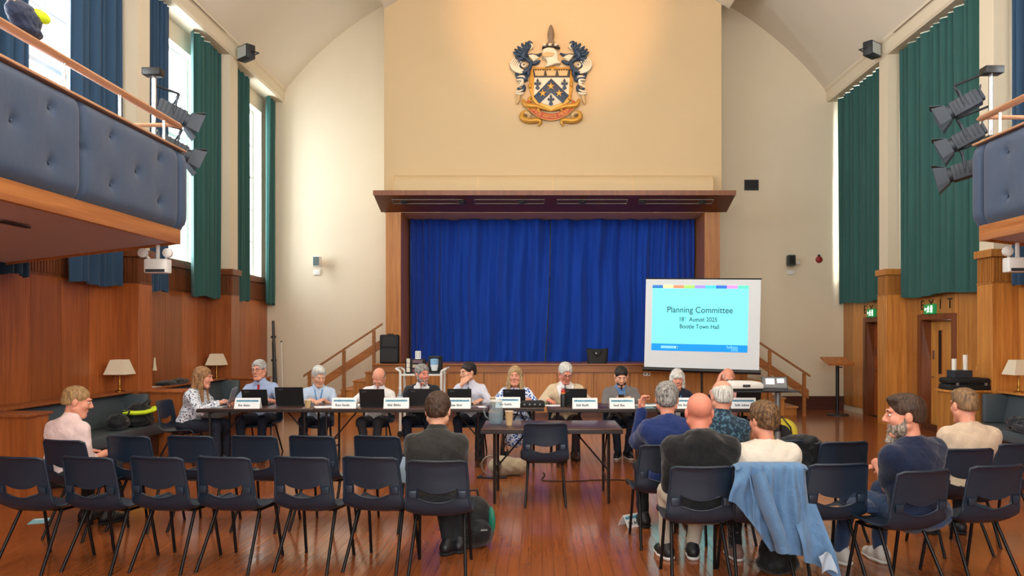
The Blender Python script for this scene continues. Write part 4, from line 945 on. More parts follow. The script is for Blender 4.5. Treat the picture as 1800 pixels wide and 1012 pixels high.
MB().lathe([(.032, 0), (.036, .02), (.036, .14), (.014, .19), (.014, .21)], 14).build('body', m_clear, t, smooth=40); MB().lathe([(.001, .006), (.03, .006), (.033, .02), (.033, .12), (.001, .12)], 14).build('water', m_wat, t); MB().lathe([(.016, .205), (.016, .23), (.001, .23)], 12).build('cap', m_wplast, t); MB().lathe([(.037, .06), (.037, .11)], 14).build('label', mat('bottle_label', '#c9d6dc', .5), t)
t = thing('drinks_flask', 'black flask with a red top beside the beige-jacketed man', 'flask', (ux(990, 9.45), 9.45, TZ))
MB().lathe([(.036, 0), (.036, .15), (.03, .165)], 16).build('body', m_black, t, smooth=40); MB().lathe([(.03, .165), (.03, .20), (.02, .225), (.001, .226)], 14).build('lid', mat('flask_red', '#b3241c', .35), t, smooth=40); MB().lathe([(.031, .17), (.031, .182)], 14).build('ring', mat('flask_amber', '#e2a33c', .4), t)
t = thing('conference_unit', 'black audio unit with knobs on the short central table', 'audio device', (ux(936, 9.5), 9.5, TZ))
MB().prism([(-.16, .0), (.16, .0), (.155, .055), (.12, .075), (-.13, .07), (-.155, .05)], -.1, .1, 'xz').build('body', m_blackm, t, bevel=.008, smooth=40)
for k in range(4): MB().lathe([(.012, 0), (.01, .012)], 10, mx=Matrix.Translation((-.1 + k * .065, -.1, .035)) @ Matrix.Rotation(R(90), 4, 'X')).build('knob', m_grey, t)
def paper(x, y, z, rz, w, h, lab, m=m_card, name='paper_sheet', n=4):
    t = thing(name, lab, 'paper', (x, y, z), rz)
    for k in range(n):
        rr = random.Random(k + int(x * 99)); MB().box(-w / 2, w / 2, -h / 2, h / 2, .0015 * k, .0015 * k + .001, mx=Matrix.Rotation(R(rr.uniform(-9, 9)), 4, 'Z')).build('sheet', m, t)
    return t
paper(ux(575, 9.42), 9.42, TZ, R(20), .30, .21, 'white papers beside the cup of the white-haired man'); paper(ux(376, 9.5), 9.5, TZ, R(-15), .34, .24, 'papers under the hand of the woman in the floral blouse'); paper(ux(628, 9.68), 9.68, TZ, 0, .3, .21, 'papers under the arm of the man with bowed head')
paper(ux(1140, 9.62), 9.62, TZ, R(10), .30, .2, 'papers right of the grey-jumpered man'); paper(ux(968, 9.55), 9.6, TZ, R(5), .25, .19, 'papers left of the flask in front of the beige jacket'); paper(ux(1255, 9.6), 9.6, TZ, R(-8), .3, .2, 'papers between the white-bobbed woman and the man in pink')
paper(ux(850, 9.75), 9.45, TZ, R(10), .1, .2, 'papers beside the laptop of the man with his hand at his mouth', n=2)
# ================================================================== chairs
m_ch = mat('chair_plastic', '#1a293a', .38, bump=.08, bscale=260, spec=.5); m_chleg = mat('chair_leg', '#15161a', .35, .5)
def chair_meshes():
    PTS = [(.225, .405), (.215, .428), (.17, .437), (.05, .428), (-.08, .42), (-.155, .425), (-.198, .455), (-.218, .50), (-.23, .55), (-.24, .60), (-.252, .68), (-.265, .74), (-.278, .80), (-.290, .803)]
    zs = [(0, 0)]
    cum = [0.]
    for a, b in zip(PTS, PTS[1:]): cum.append(cum[-1] + math.dist(a, b))
    T = cum[-1]
    def prof(s):
        s = max(0, min(1, s)) * T
        for i in range(len(PTS) - 1):
            if s <= cum[i + 1] + 1e-9:
                f = (s - cum[i]) / (cum[i + 1] - cum[i]); return (PTS[i][0] + f * (PTS[i + 1][0] - PTS[i][0]), PTS[i][1] + f * (PTS[i + 1][1] - PTS[i][1]))
        return PTS[-1]
    def s_of_z(z):
        lo, hi = cum[6] / T, 1.
        for _ in range(30):
            m = (lo + hi) / 2
            if prof(m)[1] < z: lo = m
            else: hi = m
        return lo
    def hw(s):
        y, z = prof(s)
        if s * T < cum[5]: return .214 + .010 * min(1, s * T / .2)
        k = max(0, min(1, (z - .43) / .37)); return .224 - .026 * k ** .8
    def P(u, s):
        y, z = prof(s); w = hw(s); x = u * w
        bk = max(0, min(1, (z - .45) / .1)) if s * T > cum[4] else 0
        y2 = y + bk * .03 * u * u                       # back wraps forward at the sides
        z2 = z + (1 - bk) * (.022 * abs(u) ** 4 - .012 * (1 - u * u)) * (1 if s * T > .02 else .3)
        if s > .965: w2 = 1 - .10 * ((s - .965) / .035) ** 2; x *= w2
        return (x, y2, z2)
    ue = .64
    zl = lambda u: s_of_z(.515 + .030 * (u / ue) ** 2); zu = lambda u: s_of_z(.582 + .034 * (u / ue) ** 2)
    us = [-1, -.9, -.78, -ue, -.48, -.32, -.16, 0, .16, .32, .48, ue, .78, .9, 1]
    sl, su = zl(ue), zu(ue)
    def clampu(u): return max(-ue, min(ue, u))
    mb = MB(); rows = []
    for j in range(17): rows.append([P(u, zl(clampu(u)) * j / 16) for u in us])
    mid = []
    for j in (1, 2): mid.append([P(u, sl + (su - sl) * j / 3) for u in us])
    up = []
    for j in range(9): up.append([P(u, zu(clampu(u)) + (1 - zu(clampu(u))) * j / 8) for u in us])
    allr = rows + mid + up; n = len(us); vs = [p for r in allr for p in r]; fs = []
    for j in range(len(allr) - 1):
        for i in range(n - 1):
            if 16 <= j < 19 and 3 <= i < 11: continue
            fs.append((j * n + i, j * n + i + 1, (j + 1) * n + i + 1, (j + 1) * n + i))
    mb.add(vs, fs)
    shell = mb.build('shell', m_ch, thick=.006, smooth=50)
    rim = MB()
    outer = [P(-1, s) for s in np.linspace(sl - .05, .97, 12)] + [P(u, 1) for u in (-.93, -.6, 0, .6, .93)] + [P(1, s) for s in np.linspace(.97, sl - .05, 12)]
    rim.tube([(a, b - .004, c) for a, b, c in outer], .009, 8)
    sidee = [P(-1, s) for s in np.linspace(0.02, sl - .05, 12)]
    rim.tube([(a, b, c) for a, b, c in sidee], .008, 6).tube([(-a, b, c) for a, b, c in sidee], .008, 6)
    hole = [P(u, zl(u)) for u in np.linspace(-ue, ue, 11)] + [P(u, zu(u)) for u in np.linspace(ue, -ue, 11)]
    rim.tube([(a, b - .003, c) for a, b, c in hole], .006, 6, closed=True)
    rim = rim.build('edge_rim', m_ch, smooth=60)
    br = MB().box(-.195, -.140, -.238, -.226, .545, .598).build('bracket', m_ch, bevel=.006, smooth=40)
    fl = MB().tube([(-.19, .215, .0), (-.175, .135, .405)], .0115, 10).build('leg', m_chleg, smooth=50)
    rl = MB().tube([(-.195, -.27, 0), (-.165, -.06, .405)], .0115, 10).build('leg', m_chleg, smooth=50)
    frm = MB().tube([(-.175, .135, .402), (-.165, -.06, .402), (.165, -.06, .402), (.175, .135, .402)], .011, 8, closed=True).build('seat_frame', m_chleg, smooth=50)
    ms = [o.data for o in (shell, rim, br, fl, rl, frm)]
    for o in (shell, rim, br, fl, rl, frm): bpy.data.objects.remove(o)
    return ms
CHM = chair_meshes()
def chair(x, y, rz, lab, grp):
    t = thing('stacking_chair', lab, 'chair', (x, y, 0), rz, grp)
    sh = inst('shell', CHM[0], t); inst('edge_rim', CHM[1], sh); inst('bracket', CHM[2], sh); inst('bracket', CHM[2], sh, sc=(-1, 1, 1))
    inst('leg', CHM[3], t); inst('leg', CHM[3], t, sc=(-1, 1, 1)); inst('leg', CHM[4], t); inst('leg', CHM[4], t, sc=(-1, 1, 1)); inst('seat_frame', CHM[5], t)
    return t
def chairp(u, Yt, rz, lab, grp):
    a = R(rz); dx, dy = .278 * math.sin(a) * -1, .278 * math.cos(a)      # origin lies in front of the back's top edge
    return chair(ux(u, Yt) + dx, Yt + dy, a, lab, grp)
G1, G2, G3 = 'empty chairs of the left front row', 'chairs of the right block', 'committee chairs behind the tables'
for (u, lab) in ((27, 'leftmost empty chair of the left front row, cut by the picture edge'), (148, 'second empty chair from the left in the front row'), (270, 'third empty chair from the left in the front row'), (388, 'fourth empty chair from the left in the front row'), (526, 'fifth empty chair from the left in the front row'), (648, 'sixth empty chair from the left in the front row, beside the man in dark shirt')):
    chairp(u, 5.13, -11 + random.Random(u).uniform(-2, 2), lab, G1)
G1b = 'chairs of the left second row'
chairp(107, 5.95, -14, 'chair under the man in the pink shirt', G1b)
for (u, lab) in ((221, 'empty second-row chair just right of the man in pink'), (331, 'empty second-row chair in front of the woman in floral blouse'), (443, 'empty second-row chair below the man with the red tie'), (545, 'empty second-row chair below the larger black laptop'), (660, 'empty second-row chair left of the man in dark shirt')):
    chairp(u, 6.2, -9 + random.Random(u).uniform(-3, 3), lab, G1b)
chairp(767, 4.98, 0, 'chair under the man in the dark shirt in front row', G1)
chairp(1236, 4.76, 0, 'chair under the bald man in the black hooded top', G2); chairp(1350, 4.78, 2, 'chair draped with the denim jacket', G2); chairp(1478, 4.86, 6, 'empty chair with an envelope on its seat, right of the denim jacket', G2)
chairp(1630, 4.62, 17, 'chair under the bearded man in navy', G2); chairp(1758, 4.80, 12, 'empty front chair at the right, beside the bearded man', G2)
chairp(1172, 5.70, 4, 'chair under the man in the blue blazer', G2); chairp(1286, 5.80, 0, 'chair under the man in the blue-green patterned shirt', G2); chairp(1388, 5.95, 3, 'second-row chair with a dark coat, right of the woman in white', G2); chairp(1488, 5.86, 10, 'empty second-row chair between the woman in white and the bearded man', G2)
chairp(1706, 5.50, 6, 'chair under the young man in the beige sweater', G2); chairp(1800, 5.77, 10, 'second-row chair cut by the right picture edge', G2)
chairp(959, 7.09, 0, 'single empty chair tucked under the small front table', 'lone chair')
# ================================================================== people (smooth distance fields turned into meshes)
f32 = np.float32
class Field:
    def __init__(s, lo, hi, h, fine=(), hf=None):
        s.ax = []
        for k in range(3):
            c = [lo[k]]; rg = [(a[k], b[k]) for a, b in fine]
            while c[-1] < hi[k]: c.append(c[-1] + (hf if any(a <= c[-1] <= b for a, b in rg) else h))
            s.ax.append(np.array(c, f32))
        s.F = np.full([len(a) for a in s.ax], 1., f32)
    def op(s, fn, lo, hi, k=.01, mode='add'):
        ix = []
        for q in range(3):
            a = np.searchsorted(s.ax[q], lo[q]) - 1; b = np.searchsorted(s.ax[q], hi[q]) + 1
            ix.append(slice(max(a, 0), max(b, 0)))
        F = s.F[ix[0], ix[1], ix[2]]
        if F.size == 0: return
        X = s.ax[0][ix[0]][:, None, None]; Y = s.ax[1][ix[1]][None, :, None]; Z = s.ax[2][ix[2]][None, None, :]
        d = fn(X, Y, Z)
        if mode == 'add':
            h = np.maximum(k - np.abs(F - d), 0) / k; F[...] = np.minimum(F, d) - h * h * k * .25
        else:
            d = -d; h = np.maximum(k - np.abs(F - d), 0) / k; F[...] = np.maximum(F, d) + h * h * k * .25
    def cone(s, a, b, ra, rb, k=.02, mode='add'):
        a = np.array(a, f32); b = np.array(b, f32); v = b - a; L = float(v @ v) + 1e-9; r = max(ra, rb) + k + .02
        def fn(X, Y, Z):
            px, py, pz = X - a[0], Y - a[1], Z - a[2]
            t = np.clip((px * v[0] + py * v[1] + pz * v[2]) / L, 0, 1)
            return np.sqrt((px - t * v[0]) ** 2 + (py - t * v[1]) ** 2 + (pz - t * v[2]) ** 2) - (ra + (rb - ra) * t)
        s.op(fn, np.minimum(a, b) - r, np.maximum(a, b) + r, k, mode)
    def ell(s, c, M, r, k=.02, mode='add'):
        c = np.array(c, f32); M = np.array(M, f32); r = np.array(r, f32); m = float(r.max()) + k + .02
        def fn(X, Y, Z):
            p = (X - c[0], Y - c[1], Z - c[2]); q0 = 0; q1 = 0
            for j in range(3):
                l = p[0] * M[0, j] + p[1] * M[1, j] + p[2] * M[2, j]; q0 = q0 + (l / r[j]) ** 2; q1 = q1 + (l / (r[j] * r[j])) ** 2
            q0 = np.sqrt(q0); return q0 * (q0 - 1) / (np.sqrt(q1) + 1e-6)
        s.op(fn, c - m, c + m, k, mode)
    def half(s, p, n, lo, hi, k=.004):                    # remove the side of the plane that n points to, inside a box
        p = np.array(p, f32); n = np.array(n, f32)
        s.op(lambda X, Y, Z: -((X - p[0]) * n[0] + (Y - p[1]) * n[1] + (Z - p[2]) * n[2]), lo, hi, k, 'sub')
    def noise(s, amp, f, seed):
        rr = np.random.RandomState(seed); X = s.ax[0][:, None, None]; Y = s.ax[1][None, :, None]; Z = s.ax[2][None, None, :]
        a = rr.uniform(0, 6.28, 6)
        s.F += (amp * np.sin(f * (X * 1. + .35 * Z) + a[0]) * np.sin(f * (Y * .9 - .4 * X) + a[1]) * np.sin(f * (Z * 1.1 + .3 * Y) + a[2])).astype(f32)
    def depth(s, p, d, far=.5):                           # first surface point coming from p + d*far towards p
        p = np.array(p); d = np.array(d) / np.linalg.norm(d)
        for t in np.arange(far, -.1, -.004):
            q = p + d * t; i = [min(max(int(np.searchsorted(s.ax[k], q[k])), 0), len(s.ax[k]) - 1) for k in range(3)]
            if s.F[i[0], i[1], i[2]] < 0: return q + d * .010
        return p
    def mesh(s, name, m, parent=None):
        F = s.F; F[0] = 1; F[-1] = 1; F[:, 0] = 1; F[:, -1] = 1; F[:, :, 0] = 1; F[:, :, -1] = 1
        I = F < 0; n = [k - 1 for k in F.shape]
        cnt = np.zeros(n, np.int8)
        for a in (0, 1):
            for b in (0, 1):
                for c in (0, 1): cnt += I[a:a + n[0], b:b + n[1], c:c + n[2]]
        act = (cnt > 0) & (cnt < 8); idx = np.argwhere(act); ids = np.full(n, -1, np.int32); ids[act] = np.arange(len(idx))
        acc = np.zeros((len(idx), 3), np.float64); num = np.zeros(len(idx))
        cs = [(a, b, c) for a in (0, 1) for b in (0, 1) for c in (0, 1)]
        for e0 in cs:
            for q in range(3):
                if e0[q]: continue
                e1 = list(e0); e1[q] = 1
                A = idx + e0; B = idx + e1; fa = F[A[:, 0], A[:, 1], A[:, 2]]; fb = F[B[:, 0], B[:, 1], B[:, 2]]
                mk = (fa < 0) != (fb < 0); t = np.where(mk, fa / np.where(mk, fa - fb, 1), 0)
                for d in range(3):
                    pa = s.ax[d][A[:, d]]; pb = s.ax[d][B[:, d]]; acc[:, d] += np.where(mk, pa + (pb - pa) * t, 0)
                num += mk
        V = acc / num[:, None]; fs = []
        for q in range(3):
            o = [k for k in range(3) if k != q]
            sl0 = [slice(None)] * 3; sl1 = [slice(None)] * 3; sl0[q] = slice(0, -1); sl1[q] = slice(1, None)
            a, b = I[tuple(sl0)], I[tuple(sl1)]; ch = np.argwhere(a != b); ch = ch[(ch[:, o[0]] > 0) & (ch[:, o[1]] > 0) & (ch[:, o[0]] < F.shape[o[0]] - 1) & (ch[:, o[1]] < F.shape[o[1]] - 1)]
            if not len(ch): continue
            inside = a[ch[:, 0], ch[:, 1], ch[:, 2]]
            def cell(d0, d1): c = ch.copy(); c[:, o[0]] += d0; c[:, o[1]] += d1; return ids[c[:, 0], c[:, 1], c[:, 2]]
            Q = np.stack([cell(-1, -1), cell(0, -1), cell(0, 0), cell(-1, 0)], 1)
            flip = inside if q != 1 else ~inside
            Q = np.where(flip[:, None], Q, Q[:, ::-1]); fs.append(Q)
        Q = np.concatenate(fs) if fs else np.zeros((0, 4), int)
        me = bpy.data.meshes.new(name); me.from_pydata(V.tolist(), [], Q.tolist()); me.materials.append(m); me.shade_smooth()
        ob = bpy.data.objects.new(name, me); COL.objects.link(ob)
        if parent: ob.parent = parent
        return ob
def Rx(a): c, s = math.cos(R(a)), math.sin(R(a)); return np.array([[1, 0, 0], [0, c, -s], [0, s, c]])
def Ry(a): c, s = math.cos(R(a)), math.sin(R(a)); return np.array([[c, 0, s], [0, 1, 0], [-s, 0, c]])
def Rz(a): c, s = math.cos(R(a)), math.sin(R(a)); return np.array([[c, -s, 0], [s, c, 0], [0, 0, 1]])
V3 = lambda *a: np.array(a, float)
nrm = lambda v: np.array(v, float) / (np.linalg.norm(v) + 1e-9)
def ik(O, T, l1, l2, pole):
    v = T - O; d = np.linalg.norm(v); dm = min(d, l1 + l2 - .004); dm = max(dm, abs(l1 - l2) + .02); u = v / d
    T = O + u * dm; x = (l1 * l1 - l2 * l2 + dm * dm) / (2 * dm); h = math.sqrt(max(l1 * l1 - x * x, 0))
    p = np.array(pole, float); p = p - u * (p @ u); return O + u * x + nrm(p) * h, T
def skin(name, c):
    if name in MATS: return MATS[name]
    t = NT(name); b = t.b; c = S(c); nz = t.node('ShaderNodeTexNoise', i_Scale=22., i_Detail=4.); t.link(t.coords(), nz.inputs['Vector'])
    mx = t.node('ShaderNodeMix', data_type='RGBA'); t.link(nz.outputs[0], mx.inputs[0]); mx.inputs[6].default_value = (c[0] * .93, c[1] * .82, c[2] * .8, 1); mx.inputs[7].default_value = (min(1, c[0] * 1.06), c[1] * 1.1, c[2] * 1.1, 1)
    t.link(mx.outputs[2], b.inputs['Base Color']); b.inputs['Roughness'].default_value = .5; b.inputs['Specular IOR Level'].default_value = .35; b.inputs['Subsurface Weight'].default_value = .08; b.inputs['Subsurface Radius'].default_value = (.01, .004, .002)
    MATS[name] = t.m; return t.m
def hairm(name, c, c2=None):
    if name in MATS: return MATS[name]
    t = NT(name); b = t.b; a = S(c); d = S(c2) if c2 else tuple(min(1, x * 1.7 + .01) for x in a)
    nz = t.node('ShaderNodeTexNoise', i_Scale=85., i_Detail=4., i_Distortion=.4); t.link(t.coords((1, 1, .16)), nz.inputs['Vector'])
    mr = t.node('ShaderNodeMapRange'); mr.inputs[1].default_value = .35; mr.inputs[2].default_value = .68; t.link(nz.outputs[0], mr.inputs[0])
    mx = t.node('ShaderNodeMix', data_type='RGBA'); t.link(mr.outputs[0], mx.inputs[0]); mx.inputs[6].default_value = (*[x * .7 for x in a], 1); mx.inputs[7].default_value = (*d, 1)
    t.link(mx.outputs[2], b.inputs['Base Color']); b.inputs['Roughness'].default_value = .5; b.inputs['Specular IOR Level'].default_value = .3; t.bump(nz.outputs[0], .5, .012)
    MATS[name] = t.m; return t.m
SK = {'fair': skin('skin_fair', '#dba588'), 'pink': skin('skin_pink', '#dd9a80'), 'rosy': skin('skin_rosy', '#d98d76'), 'tan': skin('skin_tan', '#cf9674')}
m_eye = mat('eye_white', '#e9e4dc', .2); m_iris = mat('iris', '#33261c', .2); m_lip = mat('lip', '#b26a60', .5); m_gl = mat('spectacle_frame', '#2a2524', .35)
m_shoe = mat('shoe_black', '#15151a', .45); m_sole = mat('shoe_sole', '#d9d7d0', .6); m_brown = mat('shoe_brown', '#4a2a1e', .4)
# ---- one shoe shape, shared
def shoe_meshes():
    f = Field((-.09, -.14, -.03), (.09, .24, .16), .008)
    f.cone((0, -.045, .05), (0, .05, .05), .044, .046, .02); f.cone((0, .05, .04), (.004, .14, .033), .046, .038, .03); f.cone((0, -.03, .07), (0, -.02, .10), .042, .042, .03)
    f.half((0, 0, .012), (0, 0, -1), (-.2, -.2, -.1), (.2, .3, .1)); up = f.mesh('shoe', m_shoe)
    g = Field((-.09, -.14, -.03), (.09, .24, .1), .008); g.cone((0, -.045, .03), (0, .05, .03), .049, .050, .02); g.cone((0, .05, .03), (.004, .145, .03), .050, .042, .03)
    g.half((0, 0, .024), (0, 0, 1), (-.2, -.2, -.1), (.2, .3, .2)); g.half((0, 0, .0), (0, 0, -1), (-.2, -.2, -.1), (.2, .3, .1)); so = g.mesh('sole', m_sole)
    ms = up.data, so.data; bpy.data.objects.remove(up); bpy.data.objects.remove(so); return ms
SHOE, SOLE = shoe_meshes()
_shoe = {}
def shoe_pair(m, ms):
    k = (m.name, ms.name)
    if k not in _shoe:
        a = SHOE.copy(); a.materials.clear(); a.materials.append(m); b = SOLE.copy(); b.materials.clear(); b.materials.append(ms); _shoe[k] = (a, b)
    return _shoe[k]
def hand(F, W, f, n, side, curl, k=.006, sc=1.):
    f = nrm(f); n = np.array(n, float); n = nrm(n - f * (n @ f)); lat = -np.cross(n, f) * side
    M = np.stack([lat, f, n], 1)
    F.ell(W + f * .052 * sc, M, (.043 * sc, .056 * sc, .018 * sc), .015); F.cone(W - f * .02, W + f * .03, .026 * sc, .026 * sc, .02)
    for i, L in enumerate((.060, .082, .088, .074)):
        off = (i - 1.5) * -.0205; off = (1.5 - i) * -.0205
        b = W + f * (.092 - .004 * abs(i - 1.6)) * sc + lat * off * sc; c1, c2 = R(curl * .6), R(curl * 1.7)
        d1 = f * math.cos(c1) + n * math.sin(c1) + lat * off * 1.2; d2 = f * math.cos(c2) + n * math.sin(c2) + lat * off * .5
        m_ = b + nrm(d1) * L * .5 * sc; e = m_ + nrm(d2) * L * .5 * sc
        F.cone(b - f * .02, m_, .0098 * sc, .0088 * sc, k); F.cone(m_, e, .0088 * sc, .0072 * sc, k)
    b = W + f * .022 * sc + lat * .03 * sc; m_ = b + nrm(lat * .75 + f * .65 + n * .3) * .045 * sc; e = m_ + nrm(lat * .25 + f + n * .35) * .034 * sc
    F.cone(b, m_, .014 * sc, .011 * sc, k + .004); F.cone(m_, e, .011 * sc, .008 * sc, k)
PSEED = [0]
def person(lab, x, y, rz, **c):
    PSEED[0] += 1; seed = PSEED[0]; g = c.get; near = g('near', False); face = g('face', not near)
    sc = g('sc', 1.); fat = g('fat', 1.); sw = g('sw', 1.) ; hs = g('seat', .412)
    Rc = Rz(g('twist', 0)) @ Ry(g('side', 0)) @ Rx(-g('lean', 8)); Rm = Rz(g('twist', 0) * .5) @ Ry(g('side', 0) * .5) @ Rx(-g('lean', 8) * .7)
    H = V3(0, 0, hs + .10) + np.array(g('hip', (0, 0, 0)), float)
    def ch(px, py, pz): return H + Rc @ (V3(px, py, pz) * sc)
    def md(px, py, pz): return H + Rm @ (V3(px, py, pz) * sc)
    N = ch(0, -.005, .485); Sh = {s: ch(s * .168 * sw, -.008, .398 + (g('shrug', 0))) for s in (-1, 1)}
    ndir = nrm(Rc @ V3(0, 0, 1) * .55 + V3(0, 0, .5) + Rc @ V3(0, 1, 0) * g('poke', .18))
    HC = N + ndir * .138 * sc
    hy, hp, hr = g('head', (0, 0, 0)); Rh = Rz(hy) @ Rx(hp) @ Ry(hr); HC = HC + Rh @ V3(0, .018, .012); hd = g('hsc', 1.) * 1.09 * sc
    def hl(px, py, pz): return HC + Rh @ (V3(px, py, pz) * hd)
    feet = g('feet', ((-.13, .42), (.13, .42))); A = {s: V3(feet[i][0], feet[i][1], .085 if len(feet[i]) < 3 else feet[i][2]) for i, s in enumerate((-1, 1))}
    hip = {s: H + V3(s * .088, .0, -.015) for s in (-1, 1)}; K = {}
    for s in (-1, 1): K[s], A[s] = ik(hip[s], A[s], .43 * sc, .42 * sc, g('kpole', {-1: (-.12, .6, 1), 1: (.12, .6, 1)})[s])
    hands = g('hands', ((-.13, .40, .775), (.13, .40, .775))); hf_ = g('hf', ((.45, .9, 0), (-.45, .9, 0))); hn = g('hn', ((0, 0, -1), (0, 0, -1))); curl = g('curl', (25, 25))
    E, Wr = {}, {}
    ep = g('epole', ((-.7, -.35, -.7), (.7, -.35, -.7)))
    for i, s in enumerate((-1, 1)): E[s], Wr[s] = ik(Sh[s], np.array(hands[i], float), .285 * sc, .255 * sc, ep[i])
    # ---------------- body (one continuous skin mesh)
    allp = np.array([H, N, HC, *K.values(), *A.values(), *E.values(), *Wr.values(), *Sh.values()])
    lo, hi = allp.min(0) - .24, allp.max(0) + .24; lo[2] = min(lo[2], -.03)
    fine = [(HC - .15 * hd, HC + .15 * hd)] + [(Wr[s] - .08 + nrm(hf_[i]) * .07, Wr[s] + .08 + nrm(hf_[i]) * .07) for i, s in enumerate((-1, 1)) if not g('nohands')]
    F = Field(lo, hi, .018 if near else .02, fine, .0058 if near else .0068)
    F.ell(H + V3(0, -.01, 0), np.eye(3), (.13 * fat, .10 * fat, .10), .03); F.ell(md(0, .0, .16), Rm, (.12 * fat, .085 * fat, .16), .04); F.ell(ch(0, 0, .32), Rc, (.135, .085, .15), .04)
    for s in (-1, 1):
        F.cone(N + Rc @ V3(0, 0, -.03), Sh[s], .04, .04, .03); F.cone(Sh[s], E[s], .043 * sc, .035 * sc, .03); F.cone(E[s], Wr[s], .036 * sc, .026 * sc, .02)
        F.cone(hip[s], K[s], .07, .05, .04); F.cone(K[s], A[s], .045, .034, .03); F.cone(A[s] + V3(0, 0, -.02), A[s] + V3(0, .05, -.05), .026, .018, .02)
    F.cone(N + Rc @ V3(0, 0, -.05), HC + Rh @ V3(0, -.022, -.05), .056 * sc * g('neck', 1.), .053 * sc * g('neck', 1.), .025)
    I3 = Rh
    def he(px, py, pz, r, k=.02, mode='add'): F.ell(hl(px, py, pz), I3, [q * hd for q in r], k, mode)
    def hc(a, b, ra, rb, k=.015, mode='add'): F.cone(hl(*a), hl(*b), ra * hd, rb * hd, k, mode)
    jw = g('jaw', 1.)
    he(0, -.018, .040, (.074, .094, .080)); he(0, .022, -.03, (.063 * jw, .068, .090), .03)
    for s in (-1, 1):
        hc((s * .054 * jw, -.002, -.052), (s * .022 * jw, .064, -.098), .024, .020, .02); he(s * .036, .060, -.020, (.026, .026, .026), .02)
        he(s * .077, -.010, -.004, (.011, .021, .031), .008); he(s * .031, .099, .013, (.017, .014, .010), .010, 'sub'); hc((s * .012, .094, -.026), (s * .012, .096, -.026), .009, .008, .006)
        hc((s * .016, .087, .034), (s * .042, .080, .036), .009, .008, .012)
    hc((-.016, .070, -.100), (.016, .070, -.100), .021, .021, .02); hc((0, .086, .022), (0, .109, -.018), .0095, .0135, .010); hc((-.018, .084, -.057), (.018, .084, -.057), .008, .008, .008); hc((-.016, .083, -.068), (.016, .083, -.068), .008, .008, .008)
    if not g('nohands'):
        for i, s in enumerate((-1, 1)): hand(F, Wr[s], hf_[i], hn[i], s, curl[i], sc=sc)
    body = F.mesh('person', SK[g('skin', 'fair')]); body.location = (x, y, 0); body.rotation_euler = (0, 0, R(rz)); tag(body, lab, 'person')
    if g('group'): body['group'] = g('group')
    # ---------------- face details
    hm = g('hairm')
    def M4(p, Rot=Rh): m = Matrix([[*Rot[i], p[i]] for i in range(3)] + [[0, 0, 0, 1]]); return m
    HM = M4(HC) @ Matrix.Scale(hd, 4)
    if face:
        for s in (-1, 1):
            e = MB().ell((s * .031, .0825, .0115), (.0115, .0085, .0062), 10, 8, mx=HM).build('eye', m_eye, body, smooth=60); MB().ell((s * .031, .0885, .0110), (.0060, .0042, .0056), 8, 6, mx=HM).build('iris', m_iris, e, smooth=60)
            MB().tube([(s * .015, .094, .033), (s * .030, .0945, .038), (s * .047, .082, .034)], [.0028, .0038, .002], 6, mx=HM).build('eyebrow', g('browm', hm) or hm, body, smooth=60)
        MB().tube([(-.022, .084, -.062), (-.01, .0925, -.0615), (0, .0935, -.0625), (.01, .0925, -.0615), (.022, .084, -.062)], [.002, .0045, .005, .0045, .002], 6, mx=HM).build('lips', m_lip, body, smooth=60)
    if g('glasses'):
        q = MB()
        for s in (-1, 1):
            q.tube([(s * .033 + .022 * math.cos(2 * PI * k / 14), .104 - .004 * abs(math.cos(2 * PI * k / 14)), .010 + .016 * math.sin(2 * PI * k / 14)) for k in range(14)], .0022, 6, closed=True)
            q.tube([(s * .055, .100, .014), (s * .077, .04, .016), (s * .080, -.01, .012)], .0022, 6)
        q.tube([(-.011, .106, .012), (0, .109, .014), (.011, .106, .012)], .002, 6)
        q.v = [tuple(HM @ Vector(p)) for p in q.v]; q.build('glasses', g('glm', m_gl), body, smooth=60)
    # ---------------- hair
    st_ = g('hair')
    if st_:
        pad = .20; lo2, hi2 = HC - .19, HC + .19
        if st_ in ('long', 'bob'): lo2 = lo2 - V3(.03, .03, .24); hi2 = hi2 + .03
        Hh = Field(lo2, hi2, .0062 if near else .0078)
        def e2(px, py, pz, r, k=.02, mode='add'): Hh.ell(hl(px, py, pz), Rh, [q * hd for q in r], k, mode)
        def c2(a, b, ra, rb, k=.02, mode='add'): Hh.cone(hl(*a), hl(*b), ra * hd, rb * hd, k, mode)
        v = g('vol', 1.); hlf = g('hairline', 0)
        def cut(p, n): Hh.half(hl(*p), Rh @ nrm(n), lo2 - 1, hi2 + 1, .012)
        if st_ in ('short', 'quiff', 'wavy'):
            t_ = .008 * v; e2(0, -.020, .046, (.077 + t_, .098 + t_, .082 + t_)); e2(0, -.055, -.01, (.064 + t_ * .6, .058 + t_ * .8, .06), .03)
            if st_ != 'short': e2(0, .035, .098, (.058, .055, .030), .03)
            e2(0, .118, -.022 + hlf, (.095, .085, .098), .012, 'sub')
            for s in (-1, 1): e2(s * .090, .012, -.035, (.028 + .012 * max(0, 1 - v), .040, .055), .008, 'sub')
            cut((0, -.08, -.058 + .03 * max(0, 1 - v)), (0, .25, -1))
            Hh.noise(.0028 * v, 95, seed); Hh.noise(.002 * v, 190, seed + 1)
        elif st_ == 'bald':                                 # cropped sides only
            e2(0, -.024, .034, (.0785, .0965, .074)); e2(0, -.055, -.012, (.068, .062, .06), .03); e2(0, .010, .150, (.095, .13, .112), .012, 'sub'); e2(0, .105, -.03, (.1, .105, .12), .012, 'sub')
            for s in (-1, 1): e2(s * .090, .012, -.035, (.024, .034, .05), .008, 'sub')
            cut((0, -.08, -.052), (0, .25, -1)); Hh.noise(.002, 160, seed)
        elif st_ in ('long', 'bob'):
